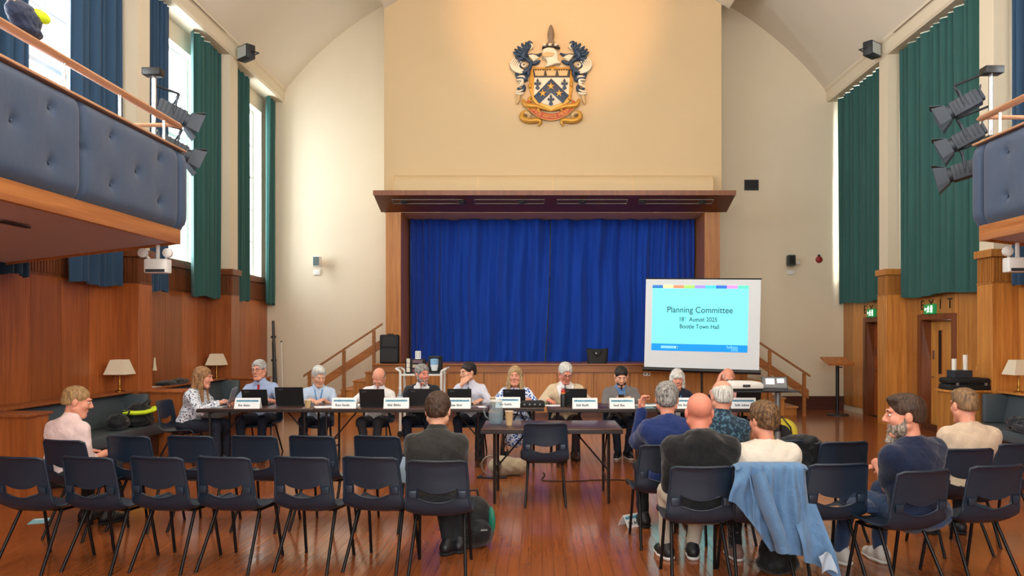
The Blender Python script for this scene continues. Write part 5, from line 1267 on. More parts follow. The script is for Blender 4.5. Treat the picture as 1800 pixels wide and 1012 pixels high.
            zb = -.34 if st_ == 'long' else -.125; e2(0, -.022, .048, (.086, .106, .090)); e2(0, -.055, -.04, (.082, .060, .10), .04)
            for s in (-1, 1):
                if st_ == 'bob': c2((s * .068, .0, .04), (s * .078, .012, -.10), .030, .030, .03); c2((s * .05, -.05, 0), (s * .05, -.055, -.105), .045, .042, .04)
                else:
                    c2((s * .066, .0, .04), (s * .082, .015, -.10), .026, .030, .03); c2((s * .082, .015, -.10), (s * .088, .07, -.27), .032, .018, .03); c2((s * .05, -.06, 0), (s * .07, -.07, -.28), .046, .030, .04)
            e2(0, .115, -.03 if st_ == 'long' else -.065, (.060, .080, .112 if st_ == 'long' else .095), .012, 'sub')
            if st_ == 'bob': c2((-.045, .082, .045), (.045, .082, .045), .016, .016, .02)
            Hh.noise(.0035, 70, seed); Hh.noise(.0022, 170, seed + 1)
        Hh.mesh('hair', hm, body)
    if g('beard'):
        b_ = g('beard'); Hb = Field(HC - .19, HC + .17, .006 if near else .0075)
        Hb.ell(hl(0, .030, -.070), Rh, [q * hd for q in ((.0600 + .010 * min(1, b_)) * jw, .060 + .007 * min(1, b_), .046 + .012 * b_)], .02); Hb.cone(hl(0, .068, -.10), hl(0, .07 + .018 * b_, -.102 - .05 * b_), .026 * hd, (.018 + .014 * b_) * hd, .02)
        for s in (-1, 1) if b_ >= .3 else (): Hb.cone(hl(s * .066, .002, -.01), hl(s * .058, .02, -.07), .013 * hd, .02 * hd, .02)
        Hb.cone(hl(-.026, .088, -.046), hl(.026, .088, -.046), .010 * hd, .010 * hd, .01)
        Hb.ell(hl(0, .085, .002), Rh, [q * hd for q in (.052, .06, .052 + .01 * (1 - min(1, b_)))], .01, 'sub'); Hb.ell(hl(0, .10, -.0615), Rh, [q * hd for q in (.022, .02, .008)], .006, 'sub'); Hb.half(hl(0, 0, .0), Rh @ V3(0, .1, 1), HC - 1, HC + 1, .01)
        Hb.noise(.004, 110, seed); Hb.mesh('beard', g('beardm', hm), body)
    # ---------------- clothing
    def garment(name, m, infl, sleeve, vcut=None, hem=-.03, h=None, wr=.0055, hood=False, dress=False):
        pts = np.array([H - .1, N, *Sh.values(), *E.values(), *Wr.values()]); l2, h2 = pts.min(0) - .2, pts.max(0) + .12; l2[2] = H[2] - (.16 if not dress else .5)
        if dress: pts = np.vstack([pts, *[K[s][None] for s in (-1, 1)]]); l2[:2] = pts.min(0)[:2] - .18; h2[:2] = pts.max(0)[:2] + .18
        G = Field(l2, h2, h or (.0115 if near else .0135)); i_ = infl
        G.ell(md(0, -.008, .02), Rm, (.160 * fat + i_, .122 * fat + i_, .115 + i_ * .5), .03); G.ell(md(0, .012 * fat, .15), Rm, (.148 * fat + i_, .112 * fat + i_, .15), .05)
        G.ell(ch(0, .0, .325), Rc, (.165 * sw + i_, .112 * (fat * .5 + .5) + i_, .165), .05)
        if g('bust'): [G.ell(ch(s * .07, .085, .30), Rc, (.065, .05, .065), .03) for s in (-1, 1)]
        G.cone(ch(-.105 * sw, -.012, .345), ch(.105 * sw, -.012, .345), .088 + i_, .088 + i_, .05)
        for s in (-1, 1):
            G.cone(N + Rc @ V3(0, -.005, -.045), Sh[s] + Rc @ V3(-s * .02, 0, .0), .056 + i_, .05 + i_, .06)
            ra = .054 * (fat * .4 + .6)
            if sleeve == 'long': G.cone(Sh[s], E[s], ra + i_, .047 + i_, .05); G.cone(E[s], E[s] + (Wr[s] - E[s]) * .97, .047 + i_, .034 + i_, .025)
            elif sleeve == 'half': G.cone(Sh[s], Sh[s] + (E[s] - Sh[s]) * .72, ra + .004 + i_, .056 + i_, .03)
            elif sleeve == 'rolled': G.cone(Sh[s], E[s], ra + i_, .048 + i_, .03); G.cone(E[s], E[s] + (Wr[s] - E[s]) * .25, .048 + i_, .045 + i_, .02)
        if dress:
            for s in (-1, 1): G.cone(hip[s], K[s] + V3(0, .02, -.02), .105, .085, .08)
            G.cone((K[-1] + K[1]) / 2 + V3(-.07, .02, -.02), (K[-1] + K[1]) / 2 + V3(.07, .02, -.02), .085, .085, .05); G.cone((K[-1] + K[1]) / 2 + V3(0, .03, -.02), (K[-1] + K[1]) / 2 + V3(0, .03, -.22), .13, .13, .05)
        if hood:
            G.ell(ch(0, -.09, .43), Rc, (.125, .06, .075), .03); G.ell(ch(0, -.03, .50), Rc, (.10, .085, .035), .03)
        if wr:
            G.noise(wr, 34, seed + 3); G.noise(wr * .5, 75, seed + 5)
        G.cone(N + Rc @ V3(0, .012, .0), N + Rc @ V3(0, .016, .09), .052 + g('neckopen', 0), .07 + g('neckopen', 0), .008, 'sub')
        if vcut is not None:
            RcT = Rc.T; z0 = vcut
            def fn(X, Y, Z):
                p = (X - H[0], Y - H[1], Z - H[2]); lx = p[0] * Rc[0, 0] + p[1] * Rc[1, 0] + p[2] * Rc[2, 0]; ly = p[0] * Rc[0, 1] + p[1] * Rc[1, 1] + p[2] * Rc[2, 1]; lz = p[0] * Rc[0, 2] + p[1] * Rc[1, 2] + p[2] * Rc[2, 2]
                return np.maximum(np.abs(lx) - .34 * (lz - z0), .01 - ly)
            G.op(fn, l2 - 1, h2 + 1, .008, 'sub')
        if not dress: G.half((0, 0, .432), (0, 0, -1), l2 - 1, h2 + 1, .02)
        o = G.mesh(name, m, body); return o, G
    tops = g('tops'); Gs = None
    for (nm_, m_, infl, slv, opt) in tops: o_, Gs2 = garment(nm_, m_, infl, slv, **opt); Gs = Gs or Gs2
    # collar
    if g('collar'):
        q = MB(); nn = 18
        def cf(u, v):
            a = -PI / 2 + .22 + (2 * PI - .44) * u + PI; r = .066 + .020 * (1 - v); p = N + Rc @ (V3(r * math.sin(a) * -1, .014 + r * .92 * -math.cos(a) * -1, -.006 + .036 * v - .028 * (1 - v) * max(0, -math.cos(a) * -1)) * sc); return tuple(p)
        def cf(u, v):
            a = .16 + (2 * PI - .32) * u; r = (.066 + .020 * (1 - v)) * sc * g('neck', 1.)
            fr = max(0, math.cos(a)); p = N + Rc @ V3(r * math.sin(a), .014 + r * math.cos(a), .046 * v - .002 - .040 * fr * (1 - v) ** .7); return tuple(p)
        q.grid(cf, 28, 4); q.build('collar', g('collar'), body, thick=.004, smooth=60)
    def strip(name, m, zs, ws, off=.006, x0=0., sl=0.):
        P = []
        for z, w in zip(zs, ws):
            p = Gs.depth(ch(x0 + sl * (z - zs[0]), 0, z), Rc @ V3(0, 1, 0)) + Rc @ V3(0, off, 0); P.append((p - Rc @ V3(w, 0, 0), p + Rc @ V3(w, 0, 0)))
        q = MB(); vs = [tuple(a) for ab in P for a in ab]; q.add(vs, [(2 * i, 2 * i + 1, 2 * i + 3, 2 * i + 2) for i in range(len(P) - 1)]); return q.build(name, m, body, thick=.006, smooth=60)
    if g('tie'): strip('tie', g('tie'), [.455, .435, .42, .36, .28, .20, .12], [.014, .02, .014, .022, .028, .033, .036], .010)
    if g('lanyard'):
        for s in (-1, 1): strip('lanyard', g('lanyard'), [.46, .40, .34, .27, .20], [.008] * 5, .008, s * .052, s * .19)
        p = Gs.depth(ch(0, 0, .17), Rc @ V3(0, 1, 0)); MB().cbox((0, .01, 0), (.07, .004, .1), mx=M4(p, Rc)).build('badge', m_card, body)
    # trousers / skirt
    bm_ = g('bottom', mat('trousers_black', '#16181d', .85, bump=.15, bscale=25))
    if bm_:
        pts = np.array([H, *K.values(), *A.values()]); l2, h2 = pts.min(0) - .17, pts.max(0) + .17; h2[2] = max(h2[2], H[2] + .14)
        G = Field(l2, h2, .013 if near else .0155)
        G.ell(H + V3(0, -.012, -.005), np.eye(3), (.168 * fat, .128 * fat, .105), .04)
        for s in (-1, 1): G.cone(hip[s], K[s], .086 * (fat * .6 + .4), .064, .04); G.cone(K[s], A[s] + (K[s] - A[s]) * .06, .062, .050, .03)
        G.noise(.005, 38, seed + 9); G.mesh('trousers', bm_, body)
    if g('shoes', (m_shoe, m_rub)):
        a, b = shoe_pair(*g('shoes', (m_shoe, m_rub)))
        for i, s in enumerate((-1, 1)):
            d = A[s] - V3(*hip[s]); yaw = g('toes', (12, -12))[i]
            o = inst('shoe', a, body, (A[s][0], A[s][1], max(0, A[s][2] - .085) + .0), (R(g('toetilt', 0)), 0, R(yaw))); o.scale = (sc, sc, sc); inst('sole', b, o)
    return dict(body=body, H=H, Sh=Sh, E=E, Wr=Wr, HC=HC, N=N, Rc=Rc, ch=ch, K=K, A=A)
# ---- the committee behind the tables
c_white = cloth('white_cotton', '#e8e6e6'); c_lblue = cloth('pale_blue_cotton', '#a3b4d6'); c_sky = cloth('light_blue_stripe', '#b9cbe2'); c_pale = cloth('pale_lilac_cotton', '#d3d5e4'); c_suit = cloth('charcoal_suit', '#1b1f28'); c_beige = cloth('beige_linen', '#cdb99b'); c_grey = cloth('grey_knit', '#6f6c6c'); c_pink = cloth('pink_check', '#e0a4a6', pattern=1, pcol='#edc9c8', pscale=60, pth=.5); c_navytop = cloth('navy_jersey', '#1c2233')
c_floral = cloth('floral_print', '#dfe3ea', pattern=1, pcol='#39425a', pscale=48, pth=.54); c_dress = cloth('blue_floral_dress', '#3561b5', pattern=1, pcol='#dfe8f6', pscale=30, pth=.42, ptype='voronoi'); c_redtie = cloth('red_silk', '#a31f2e', .5); c_dtie = cloth('dark_silk', '#23232b', .5); c_strtie = cloth('striped_silk', '#3d4250', .5, pattern=1, pcol='#b9bcc6', pscale=18, pth=.5, ptype='stripe'); c_gtie = cloth('grey_silk', '#5b5a66', .5); c_lan = mat('lanyard_blue', '#3f86bd', .6); c_dblue = cloth('denim_shirt', '#5a7fae')
h_grey = hairm('hair_grey', '#8d8b87', '#c9c6c0'); h_white = hairm('hair_white', '#bdb9b0', '#eceae4'); h_brown = hairm('hair_brown', '#3c2a1e'); h_dark = hairm('hair_dark', '#1d1714'); h_blond = hairm('hair_blond', '#9a7a52', '#cdb083'); h_ginger = hairm('hair_light_brown', '#7c5638', '#b5875a'); h_sand = hairm('hair_sandy', '#8a6a48', '#b8925f'); h_salt = hairm('hair_salt_pepper', '#5d5a57', '#b5b2ac'); h_midbrown = hairm('hair_mid_brown', '#4a3424', '#83623f'); h_lbrown = hairm('hair_fair_brown', '#5e4632', '#a07d58'); h_crop = hairm('hair_cropped', '#8c7768', '#b09a88')
m_navytr = mat('trousers_navy', '#1a2030', .85, bump=.15, bscale=25); m_greytr = mat('trousers_grey', '#3b3b41', .85, bump=.15, bscale=25); m_jeans = cloth('jeans', '#2c3f5f'); m_cream_tr = mat('trousers_stone', '#b9b1a2', .85)
YP = 10.32; GP = 'committee members seated behind the tables'
def seat_chair(x, y, rz, lab, back=-.06):
    a = R(rz); return chair(x - math.sin(a) * -back * -1 * -1 if False else x + math.sin(a) * back, y - math.cos(a) * back, a, lab, G3)
def member(px, lab, clab, dy=0, rz=180, **k):
    xx = ux(px, YP + dy); k.setdefault('group', GP); 
    chair(xx, YP + dy - .06, R(rz) if abs(rz - 180) < 50 else R(180), clab, G3)
    return person(lab, xx, YP + dy, rz, **k)
P2 = member(463, 'man in pale blue shirt and red tie, with glasses, smiling at the left table', 'chair under the man with the red tie', tops=[('shirt', c_lblue, 0, 'half', {})], collar=c_lblue, tie=c_redtie, hair='short', hairm=h_grey, glasses=1, skin='pink', head=(-6, -2, 4), lean=4, side=3, hands=((-.20, .40, .775), (.17, .42, .775)), bottom=m_navytr, sc=1.03)
P3 = member(560, 'white-haired man in light blue shirt with lanyard, looking down to his left', 'chair under the white-haired man with lanyard', rz=196, hip=(0, 0, -0.05), tops=[('shirt', c_sky, 0, 'half', {})], collar=c_sky, lanyard=c_lan, hair='wavy', hairm=h_white, skin='fair', head=(16, -22, 0), lean=9, hands=((-.06, .40, .775), (.10, .38, .78)), feet=((-.02, .52), (.2, .42)), bottom=m_navytr)
P4 = member(662, 'balding man in white shirt bowing his head over papers', 'chair under the man with bowed head', hip=(0, 0, -0.04), tops=[('shirt', c_white, 0, 'long', {})], collar=c_white, hair='bald', hairm=h_crop, skin='pink', head=(-8, -48, -10), lean=16, side=-8, hands=((-.12, .40, .775), (.27, .42, .775)), bottom=m_greytr, fat=1.03, feet=((-.07, .36), (.07, .36)))
P5 = member(743, 'bearded man in dark suit looking to the right', 'chair under the man in the dark suit', hip=(0, 0, -0.03), tops=[('shirt', c_white, -.012, 'long', {}), ('jacket', c_suit, .012, 'long', dict(vcut=.14))], collar=c_white, tie=c_dtie, hair='short', hairm=h_salt, beard=.3, beardm=h_salt, skin='rosy', head=(38, -6, 0), lean=8, fat=1.12, sw=1.08, bottom=m_navytr)
P6 = member(829, 'man in white shirt and striped tie with his hand at his mouth', 'chair under the man with his hand at his mouth', tops=[('shirt', c_pale, 0, 'long', {})], collar=c_pale, tie=c_strtie, hair='short', vol=.6, hairm=h_dark, skin='fair', head=(-50, -8, 0), lean=10, twist=-12, hands=((-.16, .40, .775), (.10, .30, .985)), hf=((.45, .9, 0), (-.45, -.12, .6)), hn=((0, 0, -1), (-.5, -1, -.1)), curl=(25, 60), epole=((-.7, -.35, -.7), (.7, .25, -.7)), bottom=m_navytr)
P7 = member(906, 'woman with long fair hair in a blue and white patterned dress', 'chair under the woman in the blue dress', dy=.06, hip=(0, 0, -0.04), tops=[('dress', c_dress, 0, 'half', dict(dress=True))], hair='long', hairm=h_blond, skin='pink', head=(-4, -4, 0), lean=8, sc=.97, sw=.97, fat=1.06, bust=1, hands=((-.19, .38, .775), (.19, .38, .775)), bottom=None, neckopen=.012)
P8 = member(993, 'white-haired man in beige jacket with glasses, looking down', 'chair under the man in the beige jacket', hip=(0, 0, -0.03), tops=[('shirt', c_white, -.012, 'long', {}), ('jacket', c_beige, .014, 'long', dict(vcut=.10))], collar=c_white, tie=c_gtie, hair='short', hairm=h_white, glasses=1, skin='rosy', head=(14, -24, 0), lean=7, fat=1.1, sw=1.06, hands=((-.24, .40, .775), (.24, .38, .775)), bottom=mat('trousers_brown', '#33262a', .85), shoes=(m_brown, m_rub), feet=((-.12, .4), (.04, .62)), jaw=1.06, sc=1.03)
P9 = member(1090, 'dark-haired bearded man in grey jumper and blue lanyard, looking down at his phone', 'chair under the man in the grey jumper', hip=(0, 0, -0.05), tops=[('shirt', c_dblue, -.008, 'half', {}), ('jumper', c_grey, .006, 'long', dict(vcut=.30))], collar=c_dblue, lanyard=c_lan, hair='short', vol=.6, hairm=h_dark, beard=.15, beardm=h_dark, skin='fair', head=(0, -24, 0), lean=10, fat=1.06, sw=1.08, hands=((-.09, .36, .80), (.07, .36, .80)), hf=((.6, .8, .1), (-.6, .8, .1)), curl=(45, 45), bottom=m_navytr, shoes=(m_shoe, m_sole), feet=((-.06, .36), (.07, .36)))
P10 = member(1188, 'woman with white bobbed hair in dark top and lanyard', 'chair under the woman with the white bob', hip=(0, 0, -0.06), tops=[('top', c_navytop, 0, 'half', {})], hair='bob', hairm=h_white, skin='pink', head=(-3, -12, 0), lean=8, sc=.95, bust=1, sw=.95, lanyard=c_lan, hands=((-.20, .38, .775), (.15, .40, .775)), neckopen=.012)
P11 = member(1275, 'bald man in pink checked shirt with glasses, hand to his ear', 'chair under the man in pink', hip=(0, 0, -0.07), tops=[('shirt', c_pink, 0, 'half', {})], collar=c_sky, hair='bald', hairm=h_white, glasses=1, glm=mat('spectacle_wire', '#6a5a55', .3, .8), skin='pink', head=(-4, -22, 0), lean=12, fat=1.08, hands=((-.14, .40, .775), (.135, .15, .985)), hf=((.45, .9, 0), (-.18, -.12, .9)), hn=((0, 0, -1), (-1, -.1, 0)), curl=(25, 20), epole=((-.7, -.35, -.7), (.5, .8, -.5)))
# smartphone in the hands of the man in the grey jumper
t = thing('smartphone', 'dark phone in the hands of the man in the grey jumper', 'phone', (ux(1090, 10), 9.93, .80), 0); MB().box(-.037, .037, -.005, .005, -.02, .12, mx=Matrix.Rotation(R(60), 4, 'X')).build('case', m_black, t, bevel=.004); MB().box(-.033, .033, .005, .006, -.015, .115, mx=Matrix.Rotation(R(60), 4, 'X')).build('screen', m_dkglass, t)
# woman at the left table end, seen from her left side
XW1 = ux(326, 9.55)
chair(XW1 - .02, 9.55, R(-90), 'chair under the woman in the floral blouse', G3)
P1 = person('woman with long light brown hair in a floral blouse writing at the table end', XW1 + .04, 9.55, -90, tops=[('blouse', c_floral, .004, 'long', {})], hair='long', hairm=h_ginger, skin='pink', head=(6, -10, 0), lean=16, sc=.97, fat=1.12, bust=1, hands=((-.10, .42, .785), (.12, .44, .79)), curl=(35, 50), face=True, bottom=m_navytr, group=GP)
t = thing('pen', 'thin pen in the hand of the woman in the floral blouse', 'pen', (XW1 + .58, 9.42, .80), 0); MB().tube([(-.03, .0, -.02), (.09, 0, .045)], .005, 6).build('barrel', m_grey, t); MB().tube([(-.03, 0, -.02), (-.045, 0, -.028)], [.004, .001], 6).build('tip', m_black, t)
# ---- the audience, seen from behind
c_pinkw = cloth('pale_pink_cotton', '#e4c8c4'); c_dark = cloth('dark_olive_shirt', '#2c2b2a'); c_blazer = cloth('royal_blazer', '#1b2f66'); c_hood = cloth('black_fleece', '#17181b'); c_leaf = cloth('leaf_print', '#1f3345', pattern=1, pcol='#4d7286', pscale=42, pth=.52); c_cream = cloth('cream_jersey', '#ddd3c4'); c_tee = cloth('navy_tee', '#14203c'); c_sweat = cloth('beige_sweat', '#c9b29a')
GA = 'people in the audience'
def aud(u, Yp, rz, lab, **k): k.setdefault('near', True); k.setdefault('epole', ((-.3, -.6, -.8), (.3, -.6, -.8))); k.setdefault('group', GA); return person(lab, ux(u, Yp), Yp, rz, **k)
aud(92, 6.18, -20, 'man in pale pink shirt with short sandy hair turning right', tops=[('shirt', c_pinkw, .004, 'rolled', {})], collar=c_pinkw, hair='short', vol=.35, hairm=h_sand, skin='pink', head=(-44, -14, 0), lean=14, sc=.97, sw=1.02, hands=((-.12, .38, .62), (.14, .38, .62)), face=True, hip=(0, .05, -.03))
aud(764, 5.28, 0, 'man in dark shirt seen from behind, brown hair, beside the backpack', tops=[('shirt', c_dark, .004, 'long', {})], collar=c_dark, hair='wavy', hairm=h_brown, skin='fair', head=(-4, -16, 0), lean=14, sc=.98, sw=1.04, hands=((-.06, .30, .68), (.08, .32, .68)), feet=((.06, .34), (.12, .40)), toes=(-30, 20), hip=(0, .0, -.02), vol=1.3)
aud(1178, 6.02, 4, 'grey-haired man in royal blue blazer with raised hand', tops=[('blazer', c_blazer, .016, 'long', {})], hair='wavy', hairm=h_salt, skin='pink', head=(-14, -4, 0), lean=9, sc=1.02, fat=1.05, hands=((-.17, .30, 1.0), (.16, .36, .66)), hf=((.1, .3, .9), (-.4, .9, 0)), hn=((.6, -.5, .2), (0, 0, -1)), curl=(55, 30), epole=((-.15, .2, -1), (.3, -.5, -.8)), side=0, vol=1.2, hip=(0, 0, -.03))
aud(1234, 5.06, 2, 'bald man in black hooded top in the front row', tops=[('hoodie', c_hood, .016, 'long', dict(hood=True))], skin='rosy', head=(-6, 0, 0), lean=5, fat=1.22, sw=1.18, neck=1.15, hands=((-.10, .36, .62), (.12, .36, .62)), bottom=m_cream_tr, shoes=(m_shoe, m_sole), feet=((-.15, .46), (.05, .46)), hsc=1.05, hip=(0, 0, -.03))
aud(1262, 6.1, 0, 'balding man in blue-green leaf-print shirt', tops=[('shirt', c_leaf, .006, 'half', {})], collar=c_leaf, hair='bald', hairm=h_white, skin='pink', head=(6, -8, 0), lean=7, fat=1.08, sw=1.06, hands=((-.10, .36, .64), (.12, .36, .64)), side=6)
aud(1350, 5.08, -2, 'woman with short brown hair in a cream top, in front of the denim jacket', tops=[('top', c_cream, .008, 'half', {})], hair='wavy', hairm=h_midbrown, skin='pink', head=(24, -4, 0), lean=6, sc=.94, fat=1.18, sw=1.05, hands=((-.10, .34, .62), (.12, .34, .62)), vol=1.7, hip=(0, 0, -.05), neckopen=.014, bottom=cloth('leaf_trousers', '#24262a', pattern=1, pcol='#8e9094', pscale=60, pth=.6), shoes=(mat('shoe_rose', '#8f6f68', .5), m_sole), feet=((-.13, .40), (.1, .3)), glasses=1)
aud(1614, 5.0, 24, 'large bearded man in navy T-shirt looking left', tops=[('t_shirt', c_tee, .012, 'half', {})], hair='quiff', vol=.5, hairm=h_brown, beard=1.0, beardm=hairm('beard_grizzled', '#6b5a4c', '#b3a698'), skin='pink', head=(50, -4, 0), lean=4, sc=1.03, fat=1.34, sw=1.2, neck=1.1, hands=((.0, .34, .74), (.06, .36, .70)), hf=((.9, .3, 0), (-.9, .3, 0)), face=True, bottom=m_jeans, shoes=(mat('trainer_white', '#c8c4bd', .5), m_sole), feet=((-.18, .50), (.12, .42)), side=-3, hip=(0, 0, -.06), hsc=1.04, browm=h_brown)
aud(1710, 5.80, 0, 'young man in beige sweater seen from behind', tops=[('sweatshirt', c_sweat, .01, 'long', {})], hip=(0, 0, -.05), hair='quiff', vol=.4, hairm=h_lbrown, skin='pink', head=(4, -8, 0), lean=8, sw=1.06, hands=((-.08, .34, .64), (.10, .34, .64)))
# ================================================================== loose things
def lump(name, m, parent, prims, lo, hi, h=.010, nz=(.006, 45), cut=None, seed=1):
    F = Field(lo, hi, h)
    for q in prims:
        if len(q) == 4: F.cone(*q, .025)
        else: F.ell(q[0], q[1] if len(q) == 3 else np.eye(3), q[-1], .025)
    if nz: F.noise(nz[0], nz[1], seed); F.noise(nz[0] * .5, nz[1] * 2.3, seed + 1)
    if cut is not None: F.half((0, 0, cut), (0, 0, -1), V3(*lo) - 1, V3(*hi) + 1, .004)
    return F.mesh(name, m, parent)
I_ = np.eye(3)
m_bag = cloth('black_nylon', '#16181c', .6); m_hiv = mat('hi_vis', '#cfe51f', .55, emit=.15); m_navybag = cloth('navy_nylon', '#1e2a44', .6); m_beigebag = cloth('beige_canvas', '#a8987f'); m_teal2 = mat('teal_panel', '#1f7a66', .6)
# bags on the left bench
t = thing('shoulder_bag', 'small black shoulder bag on the left bench', 'bag', (-5.42, 8.95, .43))
t.location = (-5.38, 9.55, .43)
lump('body', m_bag, t, [((0, 0, .09), I_, (.13, .17, .10)), ((0, 0, .13), I_, (.10, .14, .07))], (-.2, -.25, -.02), (.2, .25, .28), cut=.0); MB().tube([(0.05, -.13, .16), (.1, -.1, .24), (.1, .1, .24), (.05, .13, .16)], .01, 6).build('strap', m_bag, t, smooth=60); MB().cbox((.125, .0, .12), (.01, .05, .03)).build('buckle', m_grey, t)
t = thing('holdall', 'black holdall with a lime hi-vis strip on the left bench', 'bag', (-5.36, 10.02, .43))
lump('body', m_bag, t, [((0, 0, .15), I_, (.15, .22, .16)), ((0, 0, .07), I_, (.17, .25, .08))], (-.25, -.32, -.02), (.25, .32, .4), cut=.0)
MB().tube([(-.08, -.215, .20), (.06, -.215, .19), (.145, -.13, .19), (.155, .05, .20), (.12, .18, .22)], .045, 8, flat=.6).build('hi_vis_strip', m_hiv, t, smooth=60); MB().tube([(.08, -.1, .27), (.13, -.05, .33), (.13, .05, .33), (.08, .1, .27)], .012, 6).build('handle', m_bag, t, smooth=60)
t = thing('folded_coat', 'dark coat folded on the ledge behind the floral blouse', 'coat', (-5.76, 11.75, .868)); lump('cloth', m_bag, t, [((0, -.2, .03), I_, (.11, .25, .045)), ((.02, .2, .035), I_, (.10, .25, .05))], (-.2, -.55, -.02), (.2, .55, .14), cut=.0, h=.012); MB().tube([(.09, -.3, .02), (.12, 0, .01), (.1, .3, .03)], .02, 6).build('sleeve', m_bag, t, smooth=60)
paper(-5.78, 11.12, .868, R(80), .25, .18, 'white papers on the left ledge beside the dark coat')
# right side: case, box, candles, coat
t = thing('black_case', 'flat black equipment case on the wooden end box', 'case', (6.08, 10.60, .87), R(0)); MB().box(-.30, .28, -.16, .16, 0, .085).build('lower_shell', m_blackm, t, bevel=.025, smooth=40); MB().box(-.30, .28, -.16, .16, .088, .17).build('lid', m_blackm, t, bevel=.03, smooth=40); MB().tube([(-.08, -.165, .085), (-.08, -.2, .085), (.08, -.2, .085), (.08, -.165, .085)], .01, 6).build('handle', m_black, t); [MB().cbox((s * .2, -.163, .086), (.04, .012, .04)).build('latch', m_grey, t) for s in (-1, 1)]
t = thing('small_black_box', 'small dark box on top of the flat black case', 'box', (6.0, 10.60, 1.041)); MB().box(-.13, .13, -.10, .10, 0, .09).build('body', mat('box_slate', '#2a2f38', .6), t, bevel=.006); MB().box(-.132, .132, -.102, .102, .09, .105).build('lid', mat('box_slate2', '#343a44', .6), t, bevel=.004)
for dx, h, lab in ((-.075, .16, 'shorter white pillar candle on the small dark box'), (.085, .215, 'taller white pillar candle on the small dark box')):
    t = thing('candle', lab, 'candle', (6.0 + dx, 10.6, 1.1475)); MB().lathe([(.032, 0), (.033, h), (.025, h - .006), (.001, h - .008)], 16).build('wax', mat('candle_wax', '#f0ede2', .5), t, smooth=40); MB().tube([(0, 0, h - .01), (.003, 0, h + .012)], .002, 5).build('wick', m_black, t)
t = thing('crumpled_coat', 'dark quilted coat lying on the right bench', 'coat', (6.1, 9.15, .43)); lump('cloth', cloth('dark_quilt', '#1b1f2a', .6), t, [((0, 0, .07), I_, (.19, .40, .09)), ((-.05, .2, .11), I_, (.14, .2, .08)), ((-.02, -.2, .09), I_, (.15, .22, .09))], (-.3, -.6, -.02), (.35, .6, .3), cut=.0, nz=(.018, 38)); MB().tube([(-.12, -.3, .1), (-.2, -.1, .06), (-.17, .12, .08)], [.045, .05, .04], 10).build('sleeve', MATS['dark_quilt'], t, smooth=60)
# pile on the left balcony rail
t = thing('stuffed_bag', 'navy bag with lime panel and coloured papers on the balcony rail', 'bag', (-3.86, 5.60, 3.914), 0); t.scale = (.8, .75, .62)
lump('body', m_navybag, t, [((0, 0, .20), I_, (.09, .24, .17)), ((0, .05, .06), I_, (.09, .2, .08))], (-.15, -.35, -.02), (.15, .35, .45), cut=0.); MB().ell((.05, .17, .29), (.06, .13, .075), 14, 10).build('lime_panel', m_hiv, t, smooth=60)
for k, c in enumerate(('#c8453c', '#e6e0d2', '#d8a83a', '#3a74b8', '#e2dccb', '#b8463c')): MB().cbox((0, 0, .1), (.07, .010, .15), mx=Matrix.Translation((.0, -.20 + k * .03, .27)) @ Matrix.Rotation(R(25 + 4 * k), 4, 'X')).build('folder', mat('folder_%d' % k, c, .6), t)
# backpack beside the man in the dark shirt
t = thing('backpack', 'black backpack with a teal side panel on the floor', 'backpack', (ux(832, 5.85), 5.85, 0), R(12))
lump('body', m_bag, t, [((0, 0, .20), I_, (.15, .12, .19)), ((0, -.02, .10), I_, (.16, .15, .11))], (-.25, -.25, -.02), (.25, .25, .45), cut=.0, nz=(.006, 40)); lump('front_pocket', m_bag, t, [((.02, -.12, .13), I_, (.11, .06, .10))], (-.2, -.25, -.02), (.2, .05, .3), cut=.0); MB().ell((.135, -.03, .19), (.035, .085, .11), 12, 10).build('teal_panel', m_teal2, t, smooth=60)
MB().tube([(-.04, 0, .38), (-.03, 0, .43), (.03, 0, .43), (.04, 0, .38)], .010, 6).build('grab_handle', m_bag, t, smooth=60); MB().tube([(-.12, -.08, .34), (-.19, -.14, .2), (-.15, -.13, .03)], .014, 6, flat=.4).build('shoulder_strap', m_bag, t, smooth=60); MB().cbox((.06, -.182, .16), (.05, .006, .012)).build('zip_pull', m_grey, t)
paper(ux(713, 5.55), 5.50, .43, R(15), .02, .02, 'x', n=1) if False else None
t = thing('clipboard', 'pale blue sheet held at the side of the man in dark shirt', 'paper', (ux(712, 5.45), 5.45, .66), 0); MB().box(-.045, .045, -.004, .004, -.09, .09, mx=Matrix.Rotation(R(18), 4, 'Y')).build('board', mat('pale_blue_sheet', '#b9cfe4', .6), t); MB().box(-.02, .02, -.008, .008, .08, .095, mx=Matrix.Rotation(R(18), 4, 'Y')).build('clip', m_grey, t)
